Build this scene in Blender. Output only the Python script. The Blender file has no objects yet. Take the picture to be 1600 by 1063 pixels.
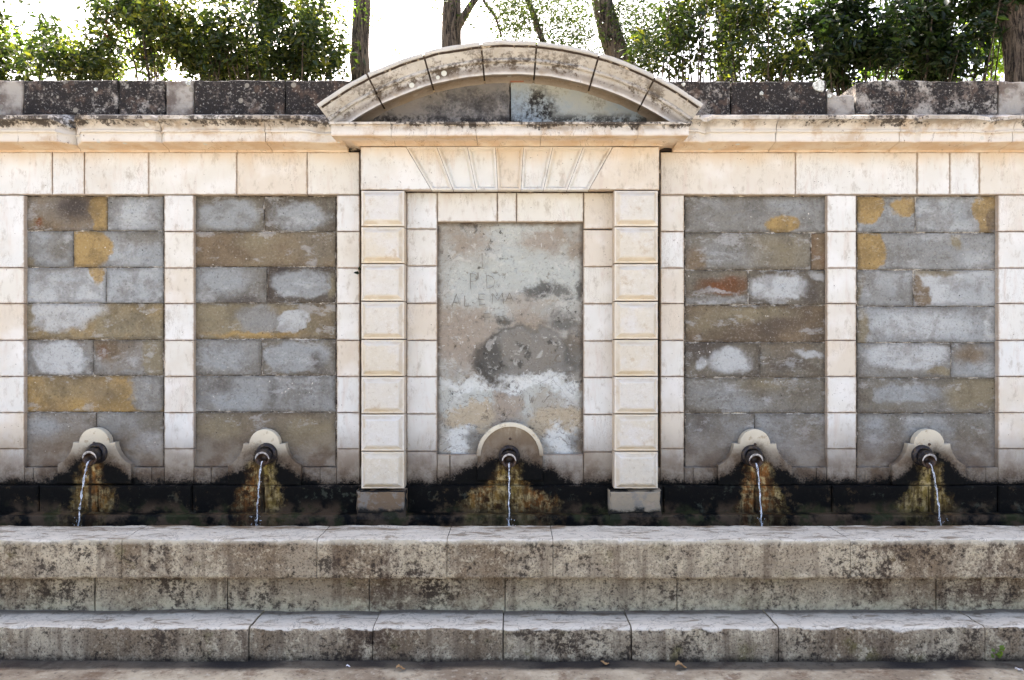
import bpy, bmesh, math, random
import numpy as np
from mathutils import Vector, noise as mnoise, Matrix
random.seed(7); rng = np.random.default_rng(7)
SC = bpy.context.scene
COL = SC.collection
# ------------------------------------------------------------------ camera, sky, sun, exposure
D = 5.0; F = 1232.0; CZ = 1.70
cam = bpy.data.cameras.new("camera"); cam.sensor_width = 36; cam.lens = 36*F/1600; cam.clip_end = 800; cam.clip_start = .05
co = bpy.data.objects.new("camera", cam); COL.objects.link(co); co.location = (0, -D, CZ); co.rotation_euler = (math.radians(90), 0, 0)
SC.camera = co
EL, AZ = math.radians(48), math.radians(-22)
w = bpy.data.worlds.new("World"); SC.world = w; w.use_nodes = True
nt = w.node_tree; sky = nt.nodes.new("ShaderNodeTexSky"); sky.sky_type = 'NISHITA'; sky.sun_disc = False
sky.sun_elevation = EL; sky.sun_rotation = AZ; sky.air_density = .65; sky.dust_density = 7.0; sky.ozone_density = .5
nt.links.new(sky.outputs[0], nt.nodes["Background"].inputs[0]); nt.nodes["Background"].inputs[1].default_value = 0.15
sl = bpy.data.lights.new("sun", 'SUN'); sl.energy = 4.0; sl.angle = math.radians(.5); sl.color = (1, .96, .90)
so = bpy.data.objects.new("sun", sl); COL.objects.link(so)
S = Vector((math.sin(AZ)*math.cos(EL), math.cos(AZ)*math.cos(EL), math.sin(EL)))
so.rotation_euler = S.to_track_quat('Z', 'Y').to_euler(); so.location = (0, 10, 20)
SC.view_settings.view_transform = 'Standard'; SC.view_settings.look = 'None'; SC.view_settings.gamma = 1
SC.view_settings.use_curve_mapping = False
SC.view_settings.exposure = 2.55

# ------------------------------------------------------------------ measuring: metres from the survey grid of the wall
def X(px, p=0.0): return (px-800)/F*(D-p)
def Z(py, p=0.0): return CZ+(531.5-py)/F*(D-p)
PA = .30; UR = (D-PA)/F; ACX, ACZ = X(797.0, PA), Z(63.5, PA)-507.0*UR     # centre of the pediment arch
# ------------------------------------------------------------------ node helper
class NT:
    def __init__(s, m): s.t = m.node_tree; s.n = s.t.nodes; s.l = s.t.links
    def _s(s, inp, v):
        if v is None: return
        if isinstance(v, bpy.types.NodeSocket): s.l.new(v, inp)
        else:
            if hasattr(inp.default_value, '__len__'):
                k = len(inp.default_value)
                if not hasattr(v, '__len__'): v = (v,)*k
                v = tuple(v)
                if k == 4 and len(v) == 3: v = v+(1,)
            inp.default_value = v
    def math(s, op, a, b=None, c=None, clamp=False):
        n = s.n.new('ShaderNodeMath'); n.operation = op; n.use_clamp = clamp
        s._s(n.inputs[0], a); s._s(n.inputs[1], b)
        if c is not None: s._s(n.inputs[2], c)
        return n.outputs[0]
    def vm(s, op, a, b=None):
        n = s.n.new('ShaderNodeVectorMath'); n.operation = op; s._s(n.inputs[0], a)
        if b is not None: s._s(n.inputs[1], b)
        return n.outputs['Value'] if op in ('LENGTH', 'DOT_PRODUCT', 'DISTANCE') else n.outputs[0]
    def mix(s, f, a, b, mode='MIX'):
        n = s.n.new('ShaderNodeMix'); n.data_type = 'RGBA'; n.blend_type = mode
        s._s(n.inputs[0], f); s._s(n.inputs[6], a); s._s(n.inputs[7], b); return n.outputs[2]
    def noise(s, v, scale=5, det=6, rough=.55, dist=0, col=False):
        n = s.n.new('ShaderNodeTexNoise'); s._s(n.inputs['Vector'], v); n.inputs['Scale'].default_value = scale
        n.inputs['Detail'].default_value = det; n.inputs['Roughness'].default_value = rough; n.inputs['Distortion'].default_value = dist
        return n.outputs['Color'] if col else n.outputs['Fac']
    def vor(s, v, scale, feat='F1'):
        n = s.n.new('ShaderNodeTexVoronoi'); n.feature = feat; s._s(n.inputs['Vector'], v); n.inputs['Scale'].default_value = scale
        return n.outputs['Distance']
    def rng(s, v, a, b, c=0., d=1., smooth=True):
        n = s.n.new('ShaderNodeMapRange'); n.interpolation_type = 'SMOOTHSTEP' if smooth else 'LINEAR'
        for i, q in enumerate((v, a, b, c, d)): s._s(n.inputs[i], q)
        return n.outputs[0]
    def attr(s, name, vec=True):
        n = s.n.new('ShaderNodeAttribute'); n.attribute_type = 'OBJECT'; n.attribute_name = name
        return n.outputs['Vector'] if vec else n.outputs['Fac']
    def gattr(s, name):
        n = s.n.new('ShaderNodeAttribute'); n.attribute_name = name; return n.outputs['Fac']
    def pos(s): return s.n.new('ShaderNodeNewGeometry').outputs['Position']
    def normal(s): return s.n.new('ShaderNodeNewGeometry').outputs['Normal']
    def obj(s): return s.n.new('ShaderNodeTexCoord').outputs['Object']
    def rand(s): return s.n.new('ShaderNodeObjectInfo').outputs['Random']
    def xyz(s, v):
        n = s.n.new('ShaderNodeSeparateXYZ'); s._s(n.inputs[0], v); return n.outputs
    def comb(s, x, y, z):
        n = s.n.new('ShaderNodeCombineXYZ')
        for i, q in enumerate((x, y, z)): s._s(n.inputs[i], q)
        return n.outputs[0]
    def bump(s, h, strength=.5, dist=.01):
        n = s.n.new('ShaderNodeBump'); s._s(n.inputs['Height'], h); n.inputs['Strength'].default_value = strength
        n.inputs['Distance'].default_value = dist; return n.outputs[0]
    def out(s, col, rough=.8, normal=None, **kw):
        b = s.n['Principled BSDF']; s._s(b.inputs['Base Color'], col); s._s(b.inputs['Roughness'], rough); b.inputs['Specular IOR Level'].default_value = kw.pop('spec', .3)
        if normal is not None: s._s(b.inputs['Normal'], normal)
        for k, v in kw.items(): s._s(b.inputs[k.replace('_', ' ')], v)
def mat(name):
    m = bpy.data.materials.new(name); m.use_nodes = True; return m, NT(m)
def lin(r, g, b): return tuple(((c/255+.055)/1.055)**2.4 if c > 10 else c/255/12.92 for c in (r, g, b))
SPX = [X(x, .0) for x in (145, 412, 796, 1181, 1453)]
U = F/D                                  # wall plane: survey units per metre
def surv(n):
    x, y, z = n.xyz(n.pos()); ux = n.math('MULTIPLY_ADD', x, U, 800); uy = n.math('MULTIPLY_ADD', z, -U, 531.5+CZ*U)
    return ux, uy
def blob(n, v, cx, cy, rx, ry, soft=.3, amp=1.0):
    """v: warped survey vector (x,y,0); mask 1 inside an uneven patch"""
    d = n.vm('MULTIPLY', n.vm('SUBTRACT', v, (cx, cy, 0)), (1/rx, 1/ry, 0))
    return n.rng(n.vm('LENGTH', d), 1+soft, 1-soft, 0, amp)
def wet(n, col, rough, edge=None):
    """black algae, mineral cones under the spouts and damp ground stone; wall coordinates"""
    P = n.pos(); ux, uy = surv(n)
    nz = n.noise(P, 9, 7, .62); nf = n.noise(P, 40, 5, .6); nb = n.noise(P, 3.1, 3, .5)
    dmin = None
    for s_ in SPX:
        d = n.math('ABSOLUTE', n.math('SUBTRACT', ux, 800+s_*U))
        dmin = d if dmin is None else n.math('MINIMUM', dmin, d)
    cen = n.rng(n.math('ABSOLUTE', n.math('SUBTRACT', ux, 797)), 150, 60)   # the middle spout wets wider
    raise_ = n.math('MULTIPLY', n.math('POWER', n.rng(dmin, n.math('MULTIPLY_ADD', cen, 50, 82), 6, 0, 1, False), 1.5), 44)
    yb = n.math('SUBTRACT', n.math('MULTIPLY_ADD', nz, 34, 736), raise_)
    yb = n.math('ADD', yb, n.math('MULTIPLY_ADD', nf, 14, -7)); yb = n.math('ADD', yb, n.math('MULTIPLY_ADD', nb, 16, -10))
    yb = n.math('ADD', yb, n.math('MULTIPLY_ADD', n.noise(P, 90, 4, .7), 26, -13)); black = n.rng(uy, n.math('SUBTRACT', yb, 5), n.math('ADD', yb, 5))
    brn = n.rng(uy, n.math('SUBTRACT', yb, 22), yb, 0, .65)
    # damp tint above the black
    damp = n.math('MULTIPLY', n.rng(uy, n.math('MULTIPLY_ADD', nb, -70, 686), 740), .9)
    dampc = n.mix(n.rng(nz, .4, .62), lin(104, 88, 72), lin(134, 124, 110))
    col = n.mix(damp, col, dampc)
    col = n.mix(brn, col, lin(62, 50, 38))
    lichen = n.math('MULTIPLY', n.rng(n.noise(P, 14, 6, .7), .56, .66), n.rng(uy, 745, 770))
    blk = n.mix(n.rng(nf, .5, .75), (.002, .002, .0018), (.009, .009, .007))
    blk = n.mix(n.math('MULTIPLY', lichen, .7), blk, n.mix(n.rng(nb, .45, .55), (.07, .045, .022), (.05, .055, .04)))
    grn = n.rng(n.noise(P, 6, 5, .6), .45, .6)
    blk = n.mix(n.math('MULTIPLY', n.rng(uy, 775, 800), n.math('MULTIPLY', grn, .85)), blk, n.mix(n.rng(nz, .45, .6), n.mix(nf, (.06, .035, .02), (.11, .075, .045)), (.035, .036, .014)))
    col = n.mix(black, col, blk)
    w1 = n.rng(uy, 738, 790, 15, n.math('MULTIPLY_ADD', cen, 44, 40))
    w1 = n.math('MULTIPLY', w1, n.rng(n.noise(n.vm('MULTIPLY', P, (1, 0, 0)), 2.3, 1), .35, .65, .7, 1.25))
    w1 = n.math('ADD', w1, n.math('MULTIPLY', n.math('MULTIPLY_ADD', nz, 90, -46), n.rng(uy, 725, 770, .25, 1))); w1 = n.math('ADD', w1, n.math('MULTIPLY_ADD', nf, 24, -12))
    cone = n.rng(dmin, n.math('ADD', w1, 12), n.math('SUBTRACT', w1, 9))
    cone = n.math('MULTIPLY', cone, n.math('MULTIPLY', n.rng(uy, 716, 730), n.rng(uy, 803, 788, .25, 1)))
    hue = n.noise(n.vm('MULTIPLY', P, (1, 1, .4)), 2.2, 2, .5)
    cc = n.mix(n.rng(hue, .4, .6), lin(138, 120, 62), lin(142, 92, 44))
    cc = n.mix(n.rng(n.noise(P, 26, 5, .65), .42, .62), cc, lin(190, 168, 118))
    cc = n.mix(n.rng(n.noise(P, 18, 6, .72, .2), .48, .64), cc, lin(46, 30, 12))
    lowd = n.rng(uy, 735, 790, 0, .35)
    cc = n.mix(lowd, cc, lin(60, 38, 16))
    sv = n.noise(n.vm('MULTIPLY', P, (1, 1, .22)), 26, 6, .7); cc = n.mix(n.rng(sv, .44, .56, .0, .7), cc, n.mix(nz, lin(58, 36, 16), lin(30, 22, 12)))
    # dark line right below the lip of the spout
    drip = n.math('MULTIPLY', n.rng(n.math('ADD', dmin, n.math('MULTIPLY', nf, 6)), 7.5, 4), .85)
    cc = n.mix(drip, cc, (.012, .009, .006))
    col = n.mix(n.math('MULTIPLY', cone, .88), col, cc)
    r2 = n.mix(n.math('MAXIMUM', black, n.math('MULTIPLY', cone, .8)), rough, n.rng(nf, .3, .7, .55, .8))
    return col, r2
M = {}
def make_marble():
    m, n = mat('white_marble'); M['marble'] = m
    P = n.pos(); R = n.rand(); off = n.comb(n.math('MULTIPLY', R, 40), n.math('MULTIPLY', R, 17), n.math('MULTIPLY', R, 23))
    V = n.vm('ADD', n.obj(), off)
    r = n.math('FRACT', n.math('MULTIPLY', R, 7.31)); r2 = n.math('FRACT', n.math('MULTIPLY', R, 31.7))
    c = n.mix(r, lin(213, 212, 205), lin(212, 206, 191))
    c = n.mix(n.math('MULTIPLY', n.rng(r2, .55, .95), .8), c, lin(206, 193, 172))
    band = n.noise(n.vm('MULTIPLY', V, (9, 9, 1.6)), 3, 5, .6, .6)
    c = n.mix(n.rng(band, .5, .75, 0, .5), c, lin(198, 180, 164))
    c = n.mix(n.rng(n.noise(V, 5, 4, .5), .45, .7, 0, .6), c, lin(226, 223, 216))
    veinv = n.noise(n.vm('MULTIPLY', V, (6, 6, 1.2)), 4, 7, .7, 1.5)
    vein = n.math('MULTIPLY', n.rng(n.math('ABSOLUTE', n.math('SUBTRACT', veinv, .5)), .012, .0), n.rng(n.noise(V, 4, 2), .5, .62))
    c = n.mix(n.math('MULTIPLY', vein, .55), c, lin(120, 96, 72))
    c = n.mix(n.math('MULTIPLY', n.rng(n.noise(P, 1.6, 5, .62), .52, .7), .35), c, lin(190, 174, 150))
    ux, uy = surv(n); rs = n.math('ADD', uy, n.math('MULTIPLY_ADD', n.noise(n.vm('MULTIPLY', P, (1, 1, .3)), 5, 5, .6), 60, -30))
    c = n.mix(n.math('MULTIPLY', n.rng(rs, 262, 234), .42), c, lin(206, 178, 140))
    gs = n.noise(n.vm('MULTIPLY', P, (1, 1, .5)), 20, 7, .7); c = n.mix(n.rng(gs, .53, .68, 0, .42), c, lin(146, 130, 106)); ch = n.noise(P, 55, 5, .75); c = n.mix(n.math('MULTIPLY', n.rng(ch, .62, .68), n.rng(n.noise(P, 4, 3), .5, .6)), c, lin(96, 78, 56))
    half = n.attr('half'); ax = n.xyz(n.vm('ABSOLUTE', n.obj())); hx, _, hz = n.xyz(half)
    e = n.math('MINIMUM', n.math('SUBTRACT', hx, ax[0]), n.math('SUBTRACT', hz, ax[2]))
    e = n.math('ADD', e, n.math('MULTIPLY_ADD', n.noise(P, 22, 5, .65), .03, -.018))
    c = n.mix(n.rng(e, .010, -.002, 0, .6), c, lin(156, 128, 98))
    spk = n.math('MULTIPLY', n.rng(n.vor(P, 26), .10, .05), n.rng(n.noise(P, 6, 3), .5, .6))
    c = n.mix(n.math('MULTIPLY', spk, .8), c, lin(70, 55, 42))
    col, rg = wet(n, c, .55)
    h = n.math('ADD', n.math('MULTIPLY', n.noise(V, 30, 6, .6), .6), n.math('MULTIPLY', n.noise(V, 7, 3), .7))
    n.out(col, rg, n.bump(h, .35, .006), spec=.1)
def make_quoin():
    m, n = mat('cream_quoin_stone'); M['quoin'] = m
    P = n.pos(); R = n.rand(); V = n.vm('ADD', n.obj(), n.comb(n.math('MULTIPLY', R, 40), R, n.math('MULTIPLY', R, 23)))
    c = n.mix(n.math('FRACT', n.math('MULTIPLY', R, 13.3)), lin(220, 215, 203), lin(217, 206, 184))
    c = n.mix(n.rng(n.noise(V, 7, 5, .6), .45, .7, 0, .8), c, lin(222, 216, 206))
    c = n.mix(n.rng(n.noise(V, 12, 6, .7), .56, .72, 0, .6), c, lin(184, 158, 120))
    hv = n.xyz(n.attr('half')); ax = n.xyz(n.vm('ABSOLUTE', n.obj()))
    e = n.math('MINIMUM', n.math('SUBTRACT', hv[0], ax[0]), n.math('SUBTRACT', hv[2], ax[2]))
    inner = n.rng(e, .028, .04)
    rough_ = n.math('MULTIPLY', n.noise(V, 24, 9, .85, 0), n.math('MULTIPLY_ADD', inner, 1.2, .1))
    crk = n.noise(n.vm('MULTIPLY', V, (1, 1, 2.4)), 9, 6, .65, 1.2)
    ck = n.math('MULTIPLY', n.rng(n.math('ABSOLUTE', n.math('SUBTRACT', crk, .5)), .018, 0), inner)
    c = n.mix(n.math('MULTIPLY', ck, .10), c, lin(140, 112, 78))
    pt = n.noise(V, 42, 7, .8); c = n.mix(n.math('MULTIPLY', n.rng(pt, .44, .34, 0, .4), inner), c, lin(160, 138, 106)); c = n.mix(n.math('MULTIPLY', n.rng(pt, .54, .64, 0, .5), inner), c, lin(232, 228, 220))
    bv = n.math('MULTIPLY', n.rng(e, .033, .026), n.rng(e, .008, .012)); c = n.mix(n.math('MULTIPLY', bv, n.rng(n.noise(V, 9, 5, .6), .4, .6, .1, .5)), c, lin(190, 170, 138))
    c = n.mix(n.rng(e, .006, -.003, 0, .6), c, lin(160, 130, 92))
    col, rg = wet(n, c, .8)
    ux, uy = surv(n); low = n.rng(uy, 758, 762)
    col = n.mix(low, c, col)
    n.out(col, .8, n.bump(n.math('SUBTRACT', rough_, n.math('MULTIPLY', ck, .05)), 1.0, .009))
def make_slab():
    m, n = mat('panel_sandstone'); M['slab'] = m
    P = n.pos(); O = n.obj(); R = n.rand(); V = n.vm('ADD', O, n.comb(n.math('MULTIPLY', R, 40), n.math('MULTIPLY', R, 9), n.math('MULTIPLY', R, 23)))
    c = n.attr('base')
    wn = n.vm('SUBTRACT', n.noise(V, 6, 4, .6, 0, True), (.5, .5, .5))
    wn2 = n.vm('SUBTRACT', n.noise(V, 26, 5, .65, 0, True), (.5, .5, .5))
    W = n.vm('ADD', n.vm('ADD', O, n.vm('MULTIPLY', wn, (.20, 0, .14))), n.vm('MULTIPLY', wn2, (.035, 0, .03)))
    c = n.mix(n.rng(n.noise(V, 3.4, 6, .62), .4, .6, 0, .75), c, n.mix(.6, c, n.attr('alt')))
    for k in 'abc':
        d = n.vm('LENGTH', n.vm('MULTIPLY', n.vm('SUBTRACT', W, n.attr('pos_'+k)), n.attr('inv_'+k)))
        s = n.attr('soft_'+k)
        sx = n.xyz(s)
        f = n.math('MULTIPLY', n.rng(d, n.math('ADD', 1, sx[0]), n.math('SUBTRACT', 1, sx[0])), sx[1])
        c = n.mix(f, c, n.attr('col_'+k))
    half = n.attr('half'); ax = n.xyz(n.vm('ABSOLUTE', O)); hv = n.xyz(half)
    e = n.math('MINIMUM', n.math('SUBTRACT', hv[0], ax[0]), n.math('SUBTRACT', hv[2], ax[2]))
    e2 = n.math('ADD', e, n.math('MULTIPLY_ADD', n.noise(P, 7, 5, .6), .07, -.035))
    c = n.mix(n.rng(e2, .030, .0, 0, .62), c, n.mix(.72, c, lin(70, 62, 52)))
    c = n.mix(n.rng(n.noise(V, 5.5, 8, .7, .3), .46, .6, 0, .62), c, n.mix(.6, c, lin(84, 72, 56))); st_ = n.noise(n.vm('MULTIPLY', n.vm('ADD', V, (5, 5, 5)), (.7, 1, 1.4)), 6, 9, .74, .15); c = n.mix(n.rng(st_, .54, .62, 0, .42), c, lin(182, 182, 178))
    mott = n.noise(V, 24, 7, .68); c = n.mix(n.rng(mott, .5, .7, 0, .35), c, n.mix(.55, c, (.07, .06, .05)))
    g1 = n.noise(V, 70, 5, .75); c = n.mix(n.rng(g1, .53, .70, 0, .25), c, lin(206, 200, 188)); c = n.mix(n.rng(g1, .46, .33, 0, .5), c, lin(66, 60, 52))
    # lime specks, thicker at the joints
    sp = n.math('MULTIPLY', n.rng(n.vor(n.vm('ADD', P, n.vm('MULTIPLY', wn2, (.03, .03, .03))), 26), n.math('MULTIPLY_ADD', n.noise(P, 11, 3), .34, -.05), n.math('MULTIPLY_ADD', n.noise(P, 11, 3), .34, -.10)), n.rng(n.noise(P, 3.4, 4, .6), .56, .62))
    ed = n.math('MULTIPLY', n.rng(n.math('ADD', e, n.math('MULTIPLY_ADD', n.noise(P, 45, 4, .7), .02, -.011)), .0035, .0), n.rng(n.noise(P, 9, 3), .5, .6))
    c = n.mix(n.math('MULTIPLY', n.math('MAXIMUM', sp, ed), .85), c, lin(222, 214, 200))
    bs = n.math('MULTIPLY', n.rng(n.vor(V, 17), .09, .05), n.rng(n.noise(V, 4, 3), .52, .6))
    c = n.mix(n.math('MULTIPLY', bs, .8), c, lin(40, 34, 26))
    col, rg = wet(n, c, .75)
    h = n.math('ADD', n.math('MULTIPLY', n.noise(V, 45, 6, .7), .7), n.math('MULTIPLY', n.noise(n.vm('MULTIPLY', V, (1, 1, 1.8)), 9, 7, .65, .5), 1.3))
    n.out(col, rg, n.bump(h, .9, .014), spec=.15)
def make_mortar():
    m, n = mat('dark_mortar'); M['mortar'] = m
    P = n.pos(); c = n.mix(n.rng(n.noise(P, 14, 6, .7), .55, .68), lin(62, 50, 40), lin(196, 180, 154))
    col, rg = wet(n, c, .9); n.out(col, rg, n.bump(n.noise(P, 60, 4), .5, .006))
def make_joint():
    m, n = mat('panel_joint_mortar'); M['joint'] = m; P = n.pos(); k = n.noise(P, 16, 6, .7)
    c = n.mix(n.rng(k, .42, .52), lin(50, 42, 36), lin(120, 110, 96)); c = n.mix(n.rng(k, .58, .64), c, lin(206, 196, 176)); n.out(c, .9)
def make_plaster():
    m, n = mat('weathered_plaster'); M['plaster'] = m
    P = n.pos(); ux, uy = surv(n); w0 = n.vm('SUBTRACT', n.noise(P, 5, 6, .62, 0, True), (.5, .5, .5))
    v = n.comb(ux, uy, 0); W = n.vm('ADD', v, n.vm('MULTIPLY', w0, (80, 80, 0)))
    w3 = n.vm('SUBTRACT', n.noise(P, 22, 5, .62, 0, True), (.5, .5, .5)); Wf = n.vm('ADD', W, n.vm('MULTIPLY', w3, (28, 28, 0)))
    c = n.mix(n.rng(n.noise(P, 5, 6, .6, .5), .42, .6), lin(172, 168, 156), lin(158, 146, 128))
    def put(c, colr, cx, cy, rx, ry, soft=.2, a=.9, vv=None): return n.mix(blob(n, vv or Wf, cx, cy, rx, ry, soft, a), c, colr)
    pale = lin(190, 191, 181); wh = lin(218, 219, 212); tan = lin(162, 148, 130); gr = lin(124, 120, 110); dk = lin(72, 69, 62); och = lin(186, 170, 142)
    c = put(c, pale, 770, 440, 75, 55, .3); c = put(c, pale, 865, 430, 50, 45, .3); c = put(c, pale, 800, 380, 40, 40, .4)
    c = put(c, tan, 745, 395, 34, 18, .5, .7); c = put(c, tan, 840, 380, 30, 28, .5, .8); c = put(c, tan, 725, 530, 50, 45, .35, .85)
    c = put(c, tan, 812, 470, 26, 40, .5, .6)
    c = put(c, lin(188, 188, 176), 790, 350, 80, 10, .6, .7); c = put(c, lin(186, 188, 178), 800, 420, 110, 30, .35, .7); c = put(c, dk, 845, 452, 20, 14, .5, .8); c = put(c, dk, 868, 460, 20, 10, .6, .75); c = put(c, dk, 905, 447, 12, 14, .4, .8)
    c = put(c, dk, 880, 500, 24, 14, .7, .7); c = put(c, dk, 728, 355, 14, 7, .5, .8); c = put(c, dk, 782, 500, 14, 9, .6, .8)
    c = put(c, lin(60, 56, 50), 814, 560, 82, 52, .10, .75, W); c = put(c, lin(136, 132, 122), 824, 556, 72, 44, .10, .95, W); c = put(c, dk, 766, 566, 22, 34, .45, .75); c = put(c, lin(136, 130, 118), 826, 552, 44, 30, .3, 1, W)
    for (a, b) in ((823, 549), (807, 566), (776, 575), (864, 540)): c = put(c, dk, a, b, 8, 7, .5, .8)
    c = put(c, dk, 900, 548, 14, 36, .6, .6)
    c = put(c, pale, 725, 625, 50, 30, .15); c = put(c, wh, 840, 600, 60, 12, .4); c = put(c, pale, 868, 628, 55, 34, .12)
    c = put(c, lin(168, 160, 144), 868, 640, 40, 26, .2, .8)
    c = put(c, tan, 792, 640, 18, 34, .5, .8); c = put(c, och, 735, 652, 40, 20, .2); c = put(c, och, 868, 660, 52, 20, .3); c = put(c, wh, 840, 602, 46, 7, .5, .9); c = put(c, wh, 890, 615, 14, 20, .5, .7); c = put(c, wh, 730, 606, 46, 10, .5, .8)
    c = put(c, wh, 712, 690, 24, 24, .3); c = put(c, wh, 880, 690, 26, 22, .3); c = put(c, dk, 906, 690, 16, 16, .6, .6); c = put(c, gr, 752, 690, 30, 20, .4, .8)
    pk = n.math('MULTIPLY', n.rng(n.noise(P, 17, 8, .78), .41, .37), n.rng(n.noise(P, 3, 3), .48, .56)); c = n.mix(n.math('MULTIPLY', pk, .85), c, lin(66, 60, 52))
    lines = n.math('MULTIPLY', n.rng(n.math('ABSOLUTE', n.math('SUBTRACT', n.noise(P, 5, 5, .6, 1.2), .5)), .010, 0), n.rng(uy, 560, 620, .25, .7))
    c = n.mix(lines, c, lin(96, 84, 70))
    c = n.mix(n.rng(n.noise(P, 55, 5, .7), .52, .7, 0, .4), c, lin(96, 86, 74)); c = n.mix(n.rng(n.noise(P, 48, 4, .7, 1), .6, .7, 0, .7), c, lin(220, 216, 206))
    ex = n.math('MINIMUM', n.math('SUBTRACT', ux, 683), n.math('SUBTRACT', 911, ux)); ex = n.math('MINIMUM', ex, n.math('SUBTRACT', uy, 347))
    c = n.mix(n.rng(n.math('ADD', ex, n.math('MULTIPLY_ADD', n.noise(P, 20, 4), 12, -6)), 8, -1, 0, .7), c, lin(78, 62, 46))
    fl = n.noise(P, 13, 8, .7, .6); c = n.mix(n.rng(fl, .57, .64, 0, .7), c, n.mix(.6, c, lin(210, 206, 194))); c = n.mix(n.rng(fl, .40, .35, 0, .6), c, lin(112, 102, 88))
    h = n.math('ADD', n.math('MULTIPLY', fl, 1.8), n.math('MULTIPLY', n.noise(P, 50, 5, .7), .8))
    h = n.math('SUBTRACT', h, n.math('MULTIPLY', pk, .3)); n.out(c, .85, n.bump(h, 1.0, .014))
def make_parapet():
    m, n = mat('lichened_parapet_stone'); M['parapet'] = m
    P = n.pos(); R = n.rand(); V = n.vm('ADD', P, n.comb(n.math('MULTIPLY', R, 20), 0, n.math('MULTIPLY', R, 23)))
    dirt = n.attr('dirt', False)
    c = n.mix(n.rng(n.noise(V, 8, 5), .4, .6), lin(112, 100, 90), lin(168, 160, 148))
    a = n.noise(V, 9, 8, .72); b = n.noise(V, 30, 7, .72)
    k = n.math('ADD', n.math('MULTIPLY', a, .6), n.math('MULTIPLY', b, .4))
    c1 = n.mix(n.rng(k, n.math('SUBTRACT', .68, n.math('MULTIPLY', dirt, .29)), n.math('SUBTRACT', .76, n.math('MULTIPLY', dirt, .27))), c, (.026, .021, .018))
    c1 = n.mix(n.math('MULTIPLY', n.rng(n.noise(V, 13, 5, .6), .55, .66), .45), c1, lin(104, 84, 70))
    c1 = n.mix(n.math('MULTIPLY', n.rng(n.vor(V, 12), .22, .17), n.rng(n.noise(V, 3, 2), .52, .58)), c1, lin(140, 132, 118))
    c1 = n.mix(n.rng(b, .62, .68, 0, .8), c1, lin(172, 166, 154))
    bb = n.noise(V, 70, 4, .7); c1 = n.mix(n.rng(bb, .58, .66, 0, .7), c1, lin(180, 172, 160))
    n.out(c1, .95, n.bump(n.math('ADD', a, n.math('MULTIPLY', b, .6)), .9, .02))
def make_cornice():
    m, n = mat('cornice_limestone'); M['cornice'] = m
    P = n.pos(); V = P; z = n.xyz(P)[2]
    hi = n.attr('stainz'); s0, s1, am = n.xyz(hi)        # z where the soot starts / is full, amount
    c = n.mix(n.noise(V, 3, 5), lin(204, 194, 178), lin(220, 214, 204))
    c = n.mix(n.rng(n.noise(V, 9, 6, .65), .5, .68, 0, .6), c, lin(178, 150, 116))
    low = n.attr('ocherz', False)
    oz = n.math('MULTIPLY', n.rng(z, n.math('ADD', low, .008), n.math('SUBTRACT', low, .008)), .7)
    c = n.mix(oz, c, n.mix(n.rng(n.noise(V, 7, 5, .6), .4, .65), lin(200, 160, 112), lin(216, 190, 154)))  # ochre staining of the cove, with warm ground bounce painted into the colour
    k = n.math('ADD', n.math('MULTIPLY', n.noise(n.vm('MULTIPLY', V, (1, 1, .5)), 5, 7, .7), .55), n.math('MULTIPLY', n.noise(V, 38, 6, .75), .45))
    zz = n.math('MULTIPLY', n.rng(z, s0, s1), am)
    th = n.math('SUBTRACT', .64, n.math('MULTIPLY', zz, .13))
    c = n.mix(n.math('MULTIPLY', n.rng(zz, .1, .9), n.rng(n.noise(V, 7, 6, .7), .4, .6, .15, .7)), c, lin(132, 118, 100))
    c = n.mix(n.math('MULTIPLY', n.rng(k, th, n.math('ADD', th, .05), 0, .88), n.rng(zz, 0, .1)), c, lin(44, 36, 31))
    c = n.mix(n.math('MULTIPLY', n.rng(n.vor(V, 9), .15, .11), n.rng(n.noise(V, 2.5, 2), .53, .6)), c, lin(200, 196, 184))
    spk = n.math('MULTIPLY', n.rng(n.vor(V, 22), .14, .06), n.rng(n.noise(V, 5, 3), .52, .6)); c = n.mix(n.math('MULTIPLY', spk, .8), c, lin(84, 50, 26))
    crk = n.noise(n.vm('MULTIPLY', V, (2, 1, .6)), 4, 6, .6, .8)
    ck = n.math('MULTIPLY', n.rng(n.math('ABSOLUTE', n.math('SUBTRACT', crk, .5)), .005, 0), n.rng(n.noise(V, 2, 2), .5, .56))
    c = n.mix(n.math('MULTIPLY', ck, .75), c, lin(90, 60, 36))
    h = n.math('ADD', n.noise(V, 12, 6, .65), n.math('MULTIPLY', n.noise(V, 60, 5, .7), .5))
    n.out(c, .85, n.bump(h, .7, .010))
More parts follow.
